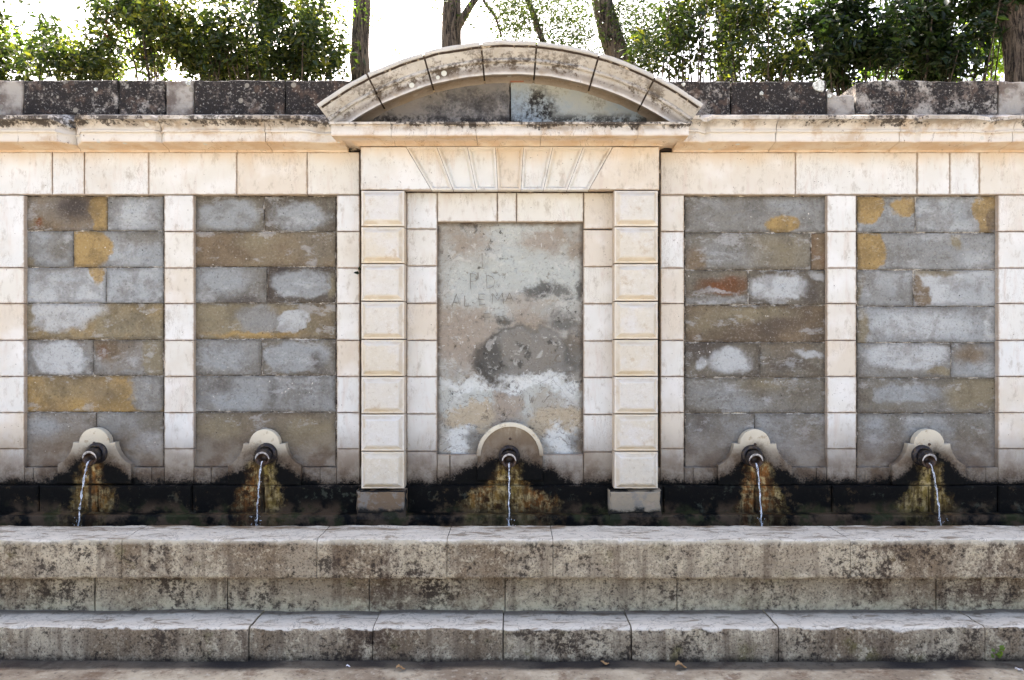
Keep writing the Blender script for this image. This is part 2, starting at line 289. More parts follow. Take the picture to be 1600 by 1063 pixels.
def make_arch():
    m, n = mat('arch_limestone'); M['arch'] = m; V = n.pos()
    x, y, z = n.xyz(V); rad = n.vm('LENGTH', n.vm('MULTIPLY', n.vm('SUBTRACT', V, (ACX, 0, ACZ)), (1/UR, 0, 1/UR)))
    k = n.math('ADD', n.math('MULTIPLY', n.noise(V, 6, 7, .7), .55), n.math('MULTIPLY', n.noise(V, 40, 6, .75), .45))
    c = n.mix(n.noise(V, 3, 5), lin(206, 196, 180), lin(218, 212, 204)); c = n.mix(n.rng(n.noise(V, 9, 6, .65), .5, .68, 0, .6), c, lin(176, 154, 122))
    o = n.rng(n.math('ADD', rad, n.math('MULTIPLY_ADD', k, 16, -8)), 464, 472, 0, 1)
    c = n.mix(n.math('MULTIPLY', o, .7), c, n.mix(n.rng(n.noise(V, 5, 5, .6), .42, .6), lin(166, 158, 144), lin(192, 186, 174)))
    d = n.math('MULTIPLY', o, n.rng(rad, 508, 478, .35, 1)); c = n.mix(n.math('MULTIPLY', d, n.rng(k, .46, .56)), c, lin(92, 80, 66))
    d2 = n.rng(n.math('ADD', rad, n.math('MULTIPLY', k, 8)), 465, 470); d3 = n.rng(n.math('ADD', rad, n.math('MULTIPLY', k, 8)), 480, 474)
    c = n.mix(n.math('MULTIPLY', n.math('MULTIPLY', d2, d3), .55), c, lin(84, 66, 46))
    c = n.mix(n.math('MULTIPLY', n.rng(n.vor(V, 9), .17, .13), n.rng(n.noise(V, 2.5, 2), .5, .56)), c, lin(206, 204, 190))
    c = n.mix(n.math('MULTIPLY', n.rng(rad, 499, 503), n.rng(k, .4, .55, .2, .8)), c, lin(196, 190, 178))
    c = n.mix(n.math('MULTIPLY', n.rng(y, -.225, -.2), .6), c, lin(140, 116, 84))
    spk = n.math('MULTIPLY', n.rng(n.vor(V, 24), .14, .06), n.rng(n.noise(V, 5, 3), .5, .6)); c = n.mix(n.math('MULTIPLY', spk, .8), c, lin(60, 46, 34))
    n.out(c, .88, n.bump(n.math('ADD', n.noise(V, 12, 6, .65), n.math('MULTIPLY', n.noise(V, 60, 5, .7), .5)), .8, .012))
def make_foot():
    m, n = mat('brown_foot_stone'); M['foot'] = m; P = n.pos(); ux, uy = surv(n); k = n.noise(P, 14, 7, .7)
    c = n.mix(n.rng(ux, 780, 820), lin(122, 102, 80), lin(156, 142, 120)); c = n.mix(n.rng(k, .5, .6, 0, .8), c, lin(134, 128, 118)); c = n.mix(n.rng(k, .40, .34, 0, .6), c, lin(170, 150, 130))
    c = n.mix(n.rng(n.math('ADD', uy, n.math('MULTIPLY_ADD', k, 34, -17)), 786, 795, 0, .95), c, (.012, .011, .009))
    n.out(c, .85, n.bump(k, .9, .014), spec=.15)
RZE = .604
def make_step():
    m, n = mat('worn_step_stone'); M['step'] = m
    P = n.pos(); N = n.xyz(n.normal())[2]
    x, y, z = n.xyz(P)
    V = P
    big = n.noise(n.vm('MULTIPLY', V, (1, 1, .7)), 2.6, 6, .65); mid = n.noise(V, 13, 7, .72); fine = n.noise(V, 48, 6, .75)
    c = n.mix(n.rng(big, .4, .62), lin(140, 120, 94), lin(172, 156, 130))
    c = n.mix(n.rng(n.noise(V, 4.5, 5, .6), .55, .68, 0, .6), c, lin(112, 106, 50))
    cell = n.noise(n.vm('MULTIPLY', V, (1, .5, .5)), 1.9, 5, .6); c = n.mix(n.rng(cell, .47, .6, 0, .6), c, lin(192, 176, 148)); c = n.mix(n.rng(cell, .46, .36, 0, .7), c, lin(96, 76, 60))
    k = n.math('ADD', n.math('MULTIPLY', mid, .5), n.math('MULTIPLY', fine, .5))
    k2 = n.math('ADD', k, n.math('MULTIPLY_ADD', big, .30, -.15))
    c = n.mix(n.rng(k2, .51, .57, 0, .8), c, lin(216, 200, 168)); pit = n.noise(V, 95, 5, .75); c = n.mix(n.rng(pit, .48, .38, 0, .75), c, lin(54, 44, 36)); c = n.mix(n.rng(pit, .56, .66, 0, .6), c, lin(200, 186, 160))
    k3 = n.math('SUBTRACT', k, n.math('MULTIPLY_ADD', n.noise(V, 3.3, 4), .34, -.17))
    c = n.mix(n.rng(k3, .47, .41, 0, .85), c, lin(50, 40, 32))
    streak = n.noise(n.vm('MULTIPLY', V, (14, 3, .8)), 1, 5, .6); c = n.mix(n.rng(n.math('ADD', streak, n.math('MULTIPLY_ADD', fine, .3, -.15)), .50, .66, 0, .5), c, lin(90, 72, 56))
    c = n.mix(n.math('MULTIPLY', n.rng(n.math('ADD', z, n.math('MULTIPLY', mid, .05)), RZE-.012, RZE+.022), .75), c, lin(216, 206, 182))
    # salt bloom low on the recessed riser, rust and a painted shade line just under the overhang
    sb = n.math('MULTIPLY', n.rng(z, .27, .19), n.rng(y, -.70, -.58)); sb = n.math('MULTIPLY', sb, n.rng(n.math('ADD', mid, n.math('MULTIPLY', fine, .3)), .55, .75, .05, .8))
    c = n.mix(sb, c, lin(216, 204, 168))
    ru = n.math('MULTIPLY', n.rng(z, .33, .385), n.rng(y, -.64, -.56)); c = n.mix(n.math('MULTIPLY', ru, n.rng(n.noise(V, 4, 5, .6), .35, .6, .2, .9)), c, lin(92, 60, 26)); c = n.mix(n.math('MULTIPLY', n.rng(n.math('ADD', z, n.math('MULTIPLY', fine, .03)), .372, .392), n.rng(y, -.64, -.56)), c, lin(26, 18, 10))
    # tops polished pale by feet
    t = n.mix(n.noise(V, 6, 5, .6), lin(204, 196, 180), lin(222, 211, 190))
    tv = n.noise(n.vm('MULTIPLY', V, (1, 3.2, 1)), 6, 7, .7, .6)
    t = n.mix(n.rng(tv, .53, .62, 0, .75), t, lin(126, 108, 84))
    t = n.mix(n.rng(n.math('ABSOLUTE', n.math('SUBTRACT', n.noise(V, 7, 6, .65, 1), .5)), .012, 0, 0, .7), t, lin(84, 72, 60))
    t = n.mix(n.math('MULTIPLY', n.rng(y, -.52, -.38), n.rng(n.noise(n.vm('MULTIPLY', V, (1, 2.5, 1)), 3, 6, .65), .45, .6, .0, .9)), t, lin(110, 88, 60))
    t = n.mix(n.rng(n.noise(V, 40, 6, .7), .58, .68, 0, .6), t, lin(96, 84, 70))
    # darker towards the back corner of the lower tread
    dc = n.math('MULTIPLY', n.rng(n.math('ADD', y, n.math('MULTIPLY', mid, .05)), -.605, -.555), n.rng(z, .3, .2)); t = n.mix(n.math('MULTIPLY', dc, .75), t, lin(72, 62, 54))
    f = n.rng(n.math('ADD', N, n.math('MULTIPLY_ADD', fine, .5, -.25)), .35, .7)
    c = n.mix(f, c, t)
    # darker towards the foot, next to the ground
    ft = n.math('MULTIPLY', n.rng(n.math('ADD', z, n.math('MULTIPLY_ADD', mid, .09, -.045)), .035, -.01), .85); c = n.mix(ft, c, lin(34, 29, 26))
    h = n.math('ADD', n.math('MULTIPLY', mid, 1.0), n.math('MULTIPLY', fine, .7))
    h = n.math('MULTIPLY', h, n.rng(N, .3, .9, 1, .3))
    n.out(c, n.rng(N, .3, .9, .95, .6), n.bump(h, 1.0, .022))
def make_ground():
    m, n = mat('worn_paving_earth'); M['ground'] = m
    P = n.pos(); x, y, z = n.xyz(P); a = n.noise(P, 2.2, 7, .65); b = n.noise(P, 26, 7, .72)
    c = n.mix(n.rng(a, .4, .62), lin(140, 124, 102), lin(188, 174, 148))
    c = n.mix(n.rng(n.noise(P, 5, 6, .7), .52, .62, 0, .7), c, lin(112, 88, 66)); c = n.mix(n.rng(b, .54, .66, 0, .6), c, lin(66, 58, 50))
    c = n.mix(n.rng(b, .44, .36, 0, .5), c, lin(196, 188, 170))
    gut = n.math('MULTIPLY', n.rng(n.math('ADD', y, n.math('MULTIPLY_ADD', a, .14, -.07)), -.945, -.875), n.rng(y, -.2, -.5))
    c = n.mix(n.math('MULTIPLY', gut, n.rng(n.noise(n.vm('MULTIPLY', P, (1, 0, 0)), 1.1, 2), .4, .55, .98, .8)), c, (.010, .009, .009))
    far = n.rng(y, -2.2, -3.2); c = n.mix(far, c, n.mix(a, lin(126, 122, 114), lin(142, 138, 128)))
    n.out(c, .9, n.bump(n.math('ADD', a, n.math('MULTIPLY', b, .5)), .8, .02))
def make_bark():
    m, n = mat('furrowed_bark'); M['bark'] = m
    O = n.obj(); v = n.vm('MULTIPLY', O, (1, 1, .16)); a = n.noise(v, 34, 6, .65, 1.2); b = n.noise(O, 60, 4, .6)
    c = n.mix(n.rng(a, .38, .6), lin(34, 28, 24), lin(122, 106, 90)); c = n.mix(n.rng(b, .5, .7, 0, .4), c, lin(146, 130, 110))
    n.out(c, .95, n.bump(n.math('ADD', a, n.math('MULTIPLY', b, .2)), 1, .04))
def make_leaf(name, cols, trans=.5):
    m, n = mat(name); M[name] = m; t = n.gattr('tint')
    r = n.n.new('ShaderNodeValToRGB'); cr = r.color_ramp; cr.elements[0].position = 0; cr.elements[0].color = cols[0][1]+(1,)
    cr.elements[1].position = 1; cr.elements[1].color = cols[-1][1]+(1,)
    for p, c in cols[1:-1]: e = cr.elements.new(p); e.color = c+(1,)
    n.l.new(t, r.inputs[0]); c = r.outputs[0]
    b = n.n['Principled BSDF']; n._s(b.inputs['Base Color'], c); b.inputs['Roughness'].default_value = .38
    tr = n.n.new('ShaderNodeBsdfTranslucent'); c2 = n.mix(1, c, (1.5, 1.5, .6, 1), 'MULTIPLY'); n.l.new(c2, tr.inputs[0])
    mx = n.n.new('ShaderNodeMixShader'); mx.inputs[0].default_value = trans
    n.l.new(b.outputs[0], mx.inputs[1]); n.l.new(tr.outputs[0], mx.inputs[2]); n.l.new(mx.outputs[0], n.n['Material Output'].inputs[0])
def make_misc():
    m, n = mat('aged_bronze'); M['bronze'] = m; P = n.pos(); k = n.noise(P, 50, 5, .65)
    n.out(n.mix(n.rng(k, .45, .65), (.035, .032, .036), (.10, .075, .05)), n.rng(k, .3, .7, .3, .6), n.bump(k, .4, .003), Metallic=.55)
    m, n = mat('worn_spout_lip'); M['lip'] = m; P = n.pos(); k = n.noise(P, 60, 4)
    n.out(n.mix(n.rng(k, .4, .6), lin(150, 148, 150), lin(216, 212, 206)), .4, None, Metallic=.15)
    m, n = mat('wet_rust'); M['rust'] = m; P = n.pos(); k = n.noise(P, 60, 4); n.out(n.mix(k, (.012, .009, .007), (.09, .045, .025)), .35)
    m, n = mat('running_water'); M['stream'] = m; P = n.pos()
    k = n.noise(n.vm('MULTIPLY', P, (1, 1, .35)), 90, 4, .6, .8)
    n.out((.86, .88, .9), .08, n.bump(k, .8, .006), Transmission_Weight=n.rng(k, .42, .58, .25, .95), IOR=1.33)
    m, n = mat('trough_water'); M['water'] = m; n.out((.012, .014, .01), .05, n.bump(n.noise(n.pos(), 24, 4), .6, .01), IOR=1.33)
    m, n = mat('spout_plate_stone'); M['plate'] = m; P = n.pos(); ux, uy = surv(n); R = n.rand()
    c = n.mix(n.noise(P, 8, 5), lin(216, 204, 176), lin(226, 218, 196)); c = n.mix(n.rng(n.noise(P, 25, 5, .7), .56, .68, 0, .6), c, lin(150, 124, 90))
    st = n.attr('stain', False)
    g = n.rng(n.math('ADD', uy, n.math('MULTIPLY_ADD', n.noise(P, 8, 4), 40, -20)), n.math('SUBTRACT', 694, n.math('MULTIPLY', st, 22)), n.math('SUBTRACT', 724, n.math('MULTIPLY', st, 12)), 0, .92)
    stone = n.mix(n.noise(n.vm('MULTIPLY', P, (3, 1, .7)), 6, 5, .6), lin(92, 76, 58), lin(128, 112, 90))
    top = n.math('MULTIPLY', n.rng(st, 1.2, 2), n.rng(n.noise(n.vm('MULTIPLY', P, (1, 1, .4)), 14, 6, .7), .38, .58, .35, .85)); c = n.mix(top, c, lin(134, 114, 88))
    c = n.mix(g, c, stone); col, rg = wet(n, c, .7); n.out(col, rg, n.bump(n.noise(P, 40, 6, .65), .5, .006), spec=.1)
    m, n = mat('tympanum_stone'); M['tymp'] = m; P = n.pos(); ux, uy = surv(n); R = n.rand()
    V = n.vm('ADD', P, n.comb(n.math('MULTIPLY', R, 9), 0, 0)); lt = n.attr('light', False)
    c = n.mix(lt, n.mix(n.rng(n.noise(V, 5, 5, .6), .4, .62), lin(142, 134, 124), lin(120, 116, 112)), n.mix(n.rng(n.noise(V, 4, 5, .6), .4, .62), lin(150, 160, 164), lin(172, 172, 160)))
    k = n.math('ADD', n.math('MULTIPLY', n.noise(V, 8, 7, .7), .6), n.math('MULTIPLY', n.noise(V, 45, 5, .7), .4))
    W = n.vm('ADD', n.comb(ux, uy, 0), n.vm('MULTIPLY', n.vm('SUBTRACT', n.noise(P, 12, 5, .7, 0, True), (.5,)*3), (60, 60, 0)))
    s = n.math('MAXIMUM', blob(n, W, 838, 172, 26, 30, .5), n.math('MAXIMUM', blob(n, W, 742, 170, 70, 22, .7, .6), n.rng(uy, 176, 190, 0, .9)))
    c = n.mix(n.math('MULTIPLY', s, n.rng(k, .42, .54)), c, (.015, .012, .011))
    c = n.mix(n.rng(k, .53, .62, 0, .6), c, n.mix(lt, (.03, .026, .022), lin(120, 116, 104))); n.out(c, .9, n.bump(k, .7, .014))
    m, n = mat('plain_plaster_band'); M['band'] = m; P = n.pos(); k = n.noise(P, 10, 7, .7)
    c = n.mix(n.rng(k, .42, .6), lin(178, 158, 124), lin(134, 116, 92)); c = n.mix(n.rng(n.noise(P, 30, 5, .7), .56, .66, 0, .7), c, lin(214, 204, 180)); n.out(c, .9, n.bump(k, .8, .014))
    m, n = mat('fired_brick'); M['brick'] = m; n.out(n.mix(n.noise(n.pos(), 30, 4), lin(150, 92, 66), lin(170, 120, 92)), .9)
    m, n = mat('dry_leaf'); M['dry'] = m; n.out(n.mix(n.noise(n.pos(), 40, 4), lin(126, 92, 56), lin(178, 146, 104)), .8)
    m, n = mat('paper'); M['paper'] = m; n.out(lin(226, 224, 226), .8)
    m, n = mat('scratch_shadow'); M['scratch'] = m; n.out(n.mix(n.noise(n.pos(), 60, 3), lin(112, 104, 92), lin(144, 136, 122)), .95)
    m, n = mat('white_lichen'); M['lichen'] = m; n.out(n.mix(n.rng(n.noise(n.pos(), 60, 5, .7), .45, .6), lin(206, 206, 196), lin(150, 148, 136)), .95)
for f in (make_marble, make_quoin, make_slab, make_mortar, make_joint, make_plaster, make_parapet, make_cornice, make_arch, make_foot, make_step, make_ground, make_bark, make_misc): f()
dark = (.008, .014, .006); mid = (.028, .048, .013); yel = (.17, .18, .03); red = (.20, .06, .035); ol = (.05, .055, .02)
make_leaf('evergreen_leaf', [(0, dark), (.35, mid), (.52, (.05, .07, .018)), (.74, yel), (.95, (.09, .06, .03)), (1, red)], .42)
make_leaf('dark_leaf', [(0, (.007, .014, .006)), (.5, (.016, .032, .010)), (.80, (.04, .07, .016)), (1, yel)], .42)
make_leaf('bright_leaf', [(0, (.10, .17, .02)), (1, (.24, .34, .05))], .6)  # bright green leaf; on the far bushes its brightness is painted sunlight
make_leaf('pinnate_leaf', [(0, (.02, .035, .008)), (.6, (.05, .08, .015)), (1, (.13, .16, .03))], .35)

# ------------------------------------------------------------------ object helpers
def link(name, me, parent=None, loc=(0, 0, 0), m=None, **props):
    o = bpy.data.objects.new(name, me); COL.objects.link(o); o.location = loc
    if parent is not None: o.parent = parent; o.matrix_parent_inverse = Matrix()
    if m is not None and me is not None and not me.materials: me.materials.append(m)
    for k, v in props.items(): o[k] = v
    return o
def thing(name, label, cat, loc=(0, 0, 0), group=None):
    o = bpy.data.objects.new(name, None); COL.objects.link(o); o.location = loc; o['label'] = label; o['category'] = cat
    if group: o['group'] = group
    return o
def tag(o, label, cat, group=None):
    o['label'] = label; o['category'] = cat
    if group: o['group'] = group
    return o
def mesh(name, vs, fs, smooth=False):
    me = bpy.data.meshes.new(name); me.from_pydata(vs, [], fs); me.update()
    if smooth: me.polygons.foreach_set('use_smooth', [True]*len(me.polygons))
    return me
def nv(x, y, z, s): return mnoise.noise(Vector((x*s, y*s, z*s)))
def nearest_ring(c, levels, extra_front=None): pass
def poly_stone(poly, yf, thick, rag=.0022, bev=.005, step=.03, seed=0, wob=.0):
    """poly: CCW list of (x,z) seen from the front; stone with broken arrises. returns verts, faces (world coords)"""
    pts = []
    n = len(poly)
    for i in range(n):
        a = poly[i]; b = poly[(i+1) % n]; L = math.hypot(b[0]-a[0], b[1]-a[1]); k = max(2, min(14, int(L/step)))
        for j in range(k):
            t = j/k; pts.append((a[0]+(b[0]-a[0])*t, a[1]+(b[1]-a[1])*t, j == 0))
    cx = sum(p[0] for p in poly)/n; cz = sum(p[1] for p in poly)/n
    m = len(pts); vs = []
    def inset(i, d):
        p = pts[i]; a = pts[i-1]; b = pts[(i+1) % m]
        t = Vector((b[0]-a[0], b[1]-a[1])); t.normalize(); nn = Vector((-t.y, t.x))   # inward for CCW
        k = d*(1.35 if p[2] else 1); return p[0]+nn.x*k, p[1]+nn.y*k
    for lev in range(3):
        for i in range(m):
            r = rag*(mnoise.noise(Vector((pts[i][0]*31+seed*7.1, pts[i][1]*31, seed*3.3)))+.35*mnoise.noise(Vector((pts[i][0]*90+seed, pts[i][1]*90, seed))))*1.6+rag*.6
            if lev == 0: x, z = inset(i, 0.0005); vs.append((x, yf+thick, z))
            elif lev == 1: x, z = inset(i, max(0, r)); vs.append((x, yf+bev, z))
            else:
                q = bev*(1+.9*mnoise.noise(Vector((pts[i][0]*40, pts[i][1]*40, seed+9)))); x, z = inset(i, max(0, r)+max(.0012, q)); vs.append((x, yf, z))
    fs = []
    for lev in range(2):
        for i in range(m):
            j = (i+1) % m; fs.append((lev*m+i, lev*m+j, (lev+1)*m+j, (lev+1)*m+i))
    fs.append(tuple(range(2*m, 3*m)))
    return vs, fs
SEED = [0]
def stone(name, parent, poly, p, thick, m, gap=.0012, **kw):
    """poly given in survey units on the plane p metres in front of the wall; CCW from the front"""
    SEED[0] += 1
    pw = [(X(a, p), Z(b, p)) for a, b in poly]
    cx = (min(q[0] for q in pw)+max(q[0] for q in pw))/2; cz = (min(q[1] for q in pw)+max(q[1] for q in pw))/2
    hx = (max(q[0] for q in pw)-min(q[0] for q in pw))/2; hz = (max(q[1] for q in pw)-min(q[1] for q in pw))/2
    pg = []
    for x, z in pw: pg.append((x-gap*(1 if x > cx else -1), z-gap*(1 if z > cz else -1)))
    props = {k: kw.pop(k) for k in list(kw) if k not in ('rag', 'bev', 'step', 'seed')}
    dy = random.uniform(-.002, .002)
    vs, fs = poly_stone(pg, -p+dy, thick, seed=SEED[0], **kw)
    vs = [(a-cx, b+p, c-cz) for a, b, c in vs]
    me = mesh(name, vs, fs)
    pl = parent.location if parent else Vector()
    o = link(name, me, parent, (cx-WX(parent)[0], -p-WX(parent)[1], cz-WX(parent)[2]), m, half=(hx, 0.0, hz), **props)
    return o
def WX(o):
    v = Vector()
    while o is not None: v += o.location; o = o.parent
    return v
def rect(x0, x1, y0, y1): return [(x0, y1), (x1, y1), (x1, y0), (x0, y0)]
def backing(name, parent, x0, x1, y0, y1, p, thick, m=None):
    a, b, c, d = X(x0, p), X(x1, p), Z(y1, p), Z(y0, p); cx = (a+b)/2; cz = (c+d)/2; hx = (b-a)/2; hz = (d-c)/2
    vs = [(sx*hx, sy, sz*hz) for sy in (0, thick) for sz in (-1, 1) for sx in (-1, 1)]
    fs = [(0, 1, 3, 2), (4, 6, 7, 5), (0, 4, 5, 1), (2, 3, 7, 6), (0, 2, 6, 4), (1, 5, 7, 3)]
    o = link(name, mesh(name, vs, fs), parent, Vector((cx, -p, cz))-WX(parent), m or M['mortar']); return o

# ------------------------------------------------------------------ ground and terrace
def grid_ground():
    xs = np.concatenate([[-200, -60, -20], np.arange(-5, 5.01, .06), [20, 60, 200]]); ys = np.concatenate([[-200, -60, -20, -8, -4], np.arange(-2.4, -.2, .05), [.3]])
    vs = []; fs = []
    for y in ys:
        for x in xs:
            f = 1 if (-5 <= x <= 5 and -2.4 < y) else 0
            vs.append((float(x), float(y), -.004+f*(.012*nv(x, y, 0, 3)+.006*nv(x, y, 2, 11)-.012*max(0, 1-abs(y+.87)/.06))))
    nx = len(xs)
    for j in range(len(ys)-1):
        for i in range(nx-1): a = j*nx+i; fs.append((a, a+1, a+nx+1, a+nx))
    o = link('ground', mesh('ground', vs, fs, True), None, (0, 0, 0), M['ground'], kind='structure')
grid_ground()
TZ = Z(125)-.42
m, n = mat('terrace_soil'); M['soil'] = m; n.out(n.mix(n.noise(n.pos(), 3, 5), lin(92, 78, 58), lin(84, 90, 48)), .95)
vs = [(-200, .30, TZ), (200, .30, TZ), (200, 200, TZ), (-200, 200, TZ), (-200, .30, -.5), (200, .30, -.5)]
link('terrace', mesh('terrace', vs, [(0, 1, 2, 3), (4, 5, 1, 0)]), None, (0, 0, 0), M['soil'], kind='structure')

# ------------------------------------------------------------------ the fountain wall
wall = thing('fountain_wall', 'long pale marble fountain wall with grey stone panels and an arched pediment', 'wall', (0, 0, 0))
wall['kind'] = 'thing'; XL, XR = -470, 2070
cr = backing('wall_core', wall, XL, XR, 184, 1000, -.12, .40)
Gc = lin(138, 137, 131); Bc = lin(150, 152, 149); Lc = lin(182, 183, 179); Oc = lin(164, 136, 84); Kc = lin(134, 123, 98); Tc = lin(122, 105, 82); Dc = lin(72, 64, 58); Rc = lin(112, 68, 36); Nc = lin(114, 107, 93)
Wc = lin(206, 206, 200)
CT = dict(G=Gc, B=Bc, L=Lc, O=Oc, K=Kc, T=Tc, D=Dc, R=Rc, N=Nc, W=Wc)
def slab(parent, x0, x1, y0, y1, base='G', alt='N', patches=()):
    props = dict(base=CT[base], alt=CT[alt]); cx = (x0+x1)/2; cy = (y0+y1)/2
    for i, k in enumerate('abc'):
        if i < len(patches):
            c, px, py, rx, ry = patches[i][:5]; s = patches[i][5] if len(patches[i]) > 5 else .25; a = patches[i][6] if len(patches[i]) > 6 else .9
            props['pos_'+k] = ((px-cx)/U, 0.0, -(py-cy)/U); props['inv_'+k] = (U/rx, 0.0, U/ry); props['col_'+k] = CT[c]; props['soft_'+k] = (s, a, 0.0)
        else:
            props['pos_'+k] = (50.0, 0.0, 50.0); props['inv_'+k] = (1.0, 0.0, 1.0); props['col_'+k] = CT['G']; props['soft_'+k] = (.2, 0.0, 0.0)
    stone('stone', parent, rect(x0+.1, x1-.1, y0+.1, y1-.1), -.035, .03, M['slab'], gap=.0005, rag=.0017, bev=.004, **props)
PANELS = {
 'A': (39, 256, [
  (307, 361, [(39, 168, 'T', 'G', [('O', 155, 335, 17, 34, .15), ('D', 118, 325, 28, 20, .7, .95), ('R', 63, 345, 6, 8, .5)]), (168, 256, 'B', 'G', [('L', 205, 335, 26, 18, .6, .7), ('D', 178, 320, 10, 30, .8, .3)])]),
  (361, 418, [(39, 115, 'B', 'G', [('N', 95, 385, 18, 26, .8, .6), ('K', 45, 412, 12, 9, .5)]), (115, 256, 'B', 'G', [('O', 135, 392, 38, 34, .12, .95), ('N', 225, 370, 50, 12, .8, .7), ('L', 200, 395, 26, 20, .6, .4)])]),
  (418, 474, [(39, 166, 'L', 'B', [('O', 156, 426, 9, 20, .3), ('B', 60, 430, 40, 12, .8, .6)]), (166, 256, 'B', 'L', [])]),
  (474, 531, [(39, 256, 'K', 'O', [('L', 85, 492, 62, 24, .25), ('L', 135, 485, 36, 12, .4, .8), ('K', 44, 490, 7, 24, .5)])]),
  (531, 587, [(39, 146, 'G', 'T', [('L', 93, 560, 44, 27, .12, .95)]), (146, 256, 'G', 'T', [('T', 172, 545, 24, 20, .5), ('K', 245, 560, 24, 40, .2), ('R', 160, 552, 6, 8, .8, .5)])]),
  (587, 644, [(39, 256, 'O', 'T', [('G', 236, 610, 36, 38, .15, .95), ('K', 95, 605, 50, 18, .7, .6), ('N', 170, 612, 26, 20, .8, .5)])]),
  (644, 730, [(39, 151, 'G', 'T', [('B', 75, 670, 28, 16, .6), ('T', 100, 700, 60, 24, .8, .6)]), (151, 256, 'N', 'G', [('L', 235, 690, 26, 18, .6, .8), ('G', 195, 660, 30, 16, .7)])])]),
 'B': (304, 525, [
  (307, 362, [(304, 413, 'N', 'G', [('B', 357, 336, 48, 24, .2)]), (413, 525, 'N', 'D', [('B', 468, 340, 48, 24, .2, .95)])]),
  (362, 417, [(304, 525, 'T', 'K', [('T', 340, 390, 40, 30, .6), ('N', 500, 385, 30, 28, .8, .6), ('K', 395, 376, 30, 10, .7, .7)])]),
  (417, 474, [(304, 417, 'G', 'N', [('B', 345, 440, 40, 24, .5), ('D', 378, 470, 30, 9, .8, .7)]), (417, 525, 'D', 'N', [('B', 470, 442, 50, 22, .2), ('K', 518, 448, 8, 20, .5)])]),
  (474, 530, [(304, 525, 'K', 'T', [('G', 404, 500, 34, 24, .25), ('L', 459, 503, 26, 20, .1), ('O', 400, 524, 70, 6, .5)])]),
  (530, 587, [(304, 409, 'G', 'N', [('B', 350, 556, 36, 22, .3)]), (409, 525, 'N', 'G', [('B', 465, 558, 54, 24, .15), ('D', 500, 566, 12, 12, .6, .6)])]),
  (587, 644, [(304, 525, 'G', 'B', [('B', 360, 625, 50, 14, .6), ('D', 432, 612, 8, 20, .9, .6), ('D', 340, 602, 20, 12, .9, .5)])]),
  (644, 730, [(304, 525, 'N', 'T', [('K', 345, 672, 34, 16, .6), ('K', 480, 680, 44, 26, .5), ('T', 490, 692, 6, 6, .3)])])]),
 'C': (1070, 1291, [
  (307, 364, [(1070, 1291, 'G', 'N', [('O', 1222, 348, 27, 16, .15, .95), ('B', 1230, 318, 50, 12, .7, .5), ('D', 1175, 330, 20, 14, .9, .3)])]),
  (364, 422, [(1070, 1267, 'N', 'G', [('K', 1215, 392, 56, 28, .7, .7), ('B', 1140, 400, 50, 20, .8, .5), ('T', 1085, 405, 16, 20, .6)]), (1267, 1291, 'T', 'R', [])]),
  (422, 477, [(1070, 1169, 'N', 'T', [('R', 1135, 447, 40, 13, .45, .9), ('L', 1120, 454, 30, 2.5, .6, .6), ('G', 1120, 470, 60, 8, .4)]), (1169, 1291, 'N', 'D', [('L', 1217, 449, 46, 21, .2, .95), ('L', 1275, 430, 8, 6, .5, .6), ('D', 1262, 455, 12, 20, .6, .6)])]),
  (477, 535, [(1070, 1291, 'T', 'D', [('K', 1182, 490, 60, 14, .5), ('K', 1105, 500, 40, 20, .8, .6), ('D', 1205, 512, 24, 16, .9, .5)])]),
  (535, 590, [(1070, 1187, 'N', 'D', [('L', 1140, 564, 32, 20, .3, .95), ('L', 1097, 566, 8, 7, .5), ('D', 1095, 545, 24, 12, .8, .6)]), (1187, 1291, 'N', 'T', [('L', 1265, 553, 24, 6, .4, .8), ('D', 1230, 570, 34, 10, .9, .6)])]),
  (590, 646, [(1070, 1291, 'N', 'G', [('G', 1120, 615, 46, 20, .8), ('K', 1200, 600, 40, 12, .8, .7), ('B', 1158, 635, 34, 12, .7, .6)])]),
  (646, 731, [(1070, 1179, 'G', 'N', [('D', 1090, 660, 20, 18, .9, .5)]), (1179, 1291, 'G', 'B', [('N', 1260, 670, 30, 24, .8)])])]),
 'D': (1339, 1558, [
  (307, 364, [(1339, 1430, 'B', 'G', [('O', 1356, 325, 27, 27, .1, .95), ('O', 1415, 320, 24, 16, .2)]), (1430, 1558, 'B', 'L', [('O', 1538, 335, 16, 48, .15), ('T', 1552, 345, 10, 20, .3)])]),
  (364, 422, [(1339, 1558, 'G', 'B', [('O', 1353, 390, 32, 40, .1, .95), ('K', 1495, 376, 6, 12, .4), ('L', 1525, 405, 26, 12, .7, .6)])]),
  (422, 479, [(1339, 1427, 'G', 'B', [('K', 1342, 460, 8, 26, .5), ('L', 1390, 440, 30, 14, .8, .4)]), (1427, 1558, 'L', 'B', [('T', 1434, 455, 14, 26, .2, .95), ('B', 1520, 455, 30, 20, .7, .6), ('K', 1460, 425, 40, 5, .6)])]),
  (479, 536, [(1339, 1558, 'B', 'G', [('L', 1435, 508, 80, 20, .5), ('K', 1345, 515, 12, 30, .3), ('W', 1550, 500, 6, 26, .9, .6)])]),
  (536, 591, [(1339, 1486, 'G', 'N', [('L', 1420, 553, 62, 24, .2, .9), ('K', 1470, 580, 20, 6, .5)]), (1486, 1558, 'G', 'B', [('T', 1515, 553, 24, 14, .7), ('B', 1530, 580, 26, 9, .5)])]),
  (591, 646, [(1339, 1558, 'N', 'G', [('B', 1425, 615, 66, 14, .3, .95), ('K', 1522, 612, 44, 30, .4, .9), ('N', 1350, 620, 12, 20, .6)])]),
  (646, 731, [(1339, 1558, 'G', 'N', [('B', 1366, 680, 20, 28, .5), ('N', 1520, 680, 26, 20, .6), ('B', 1460, 665, 40, 12, .8, .5)])])]),
}
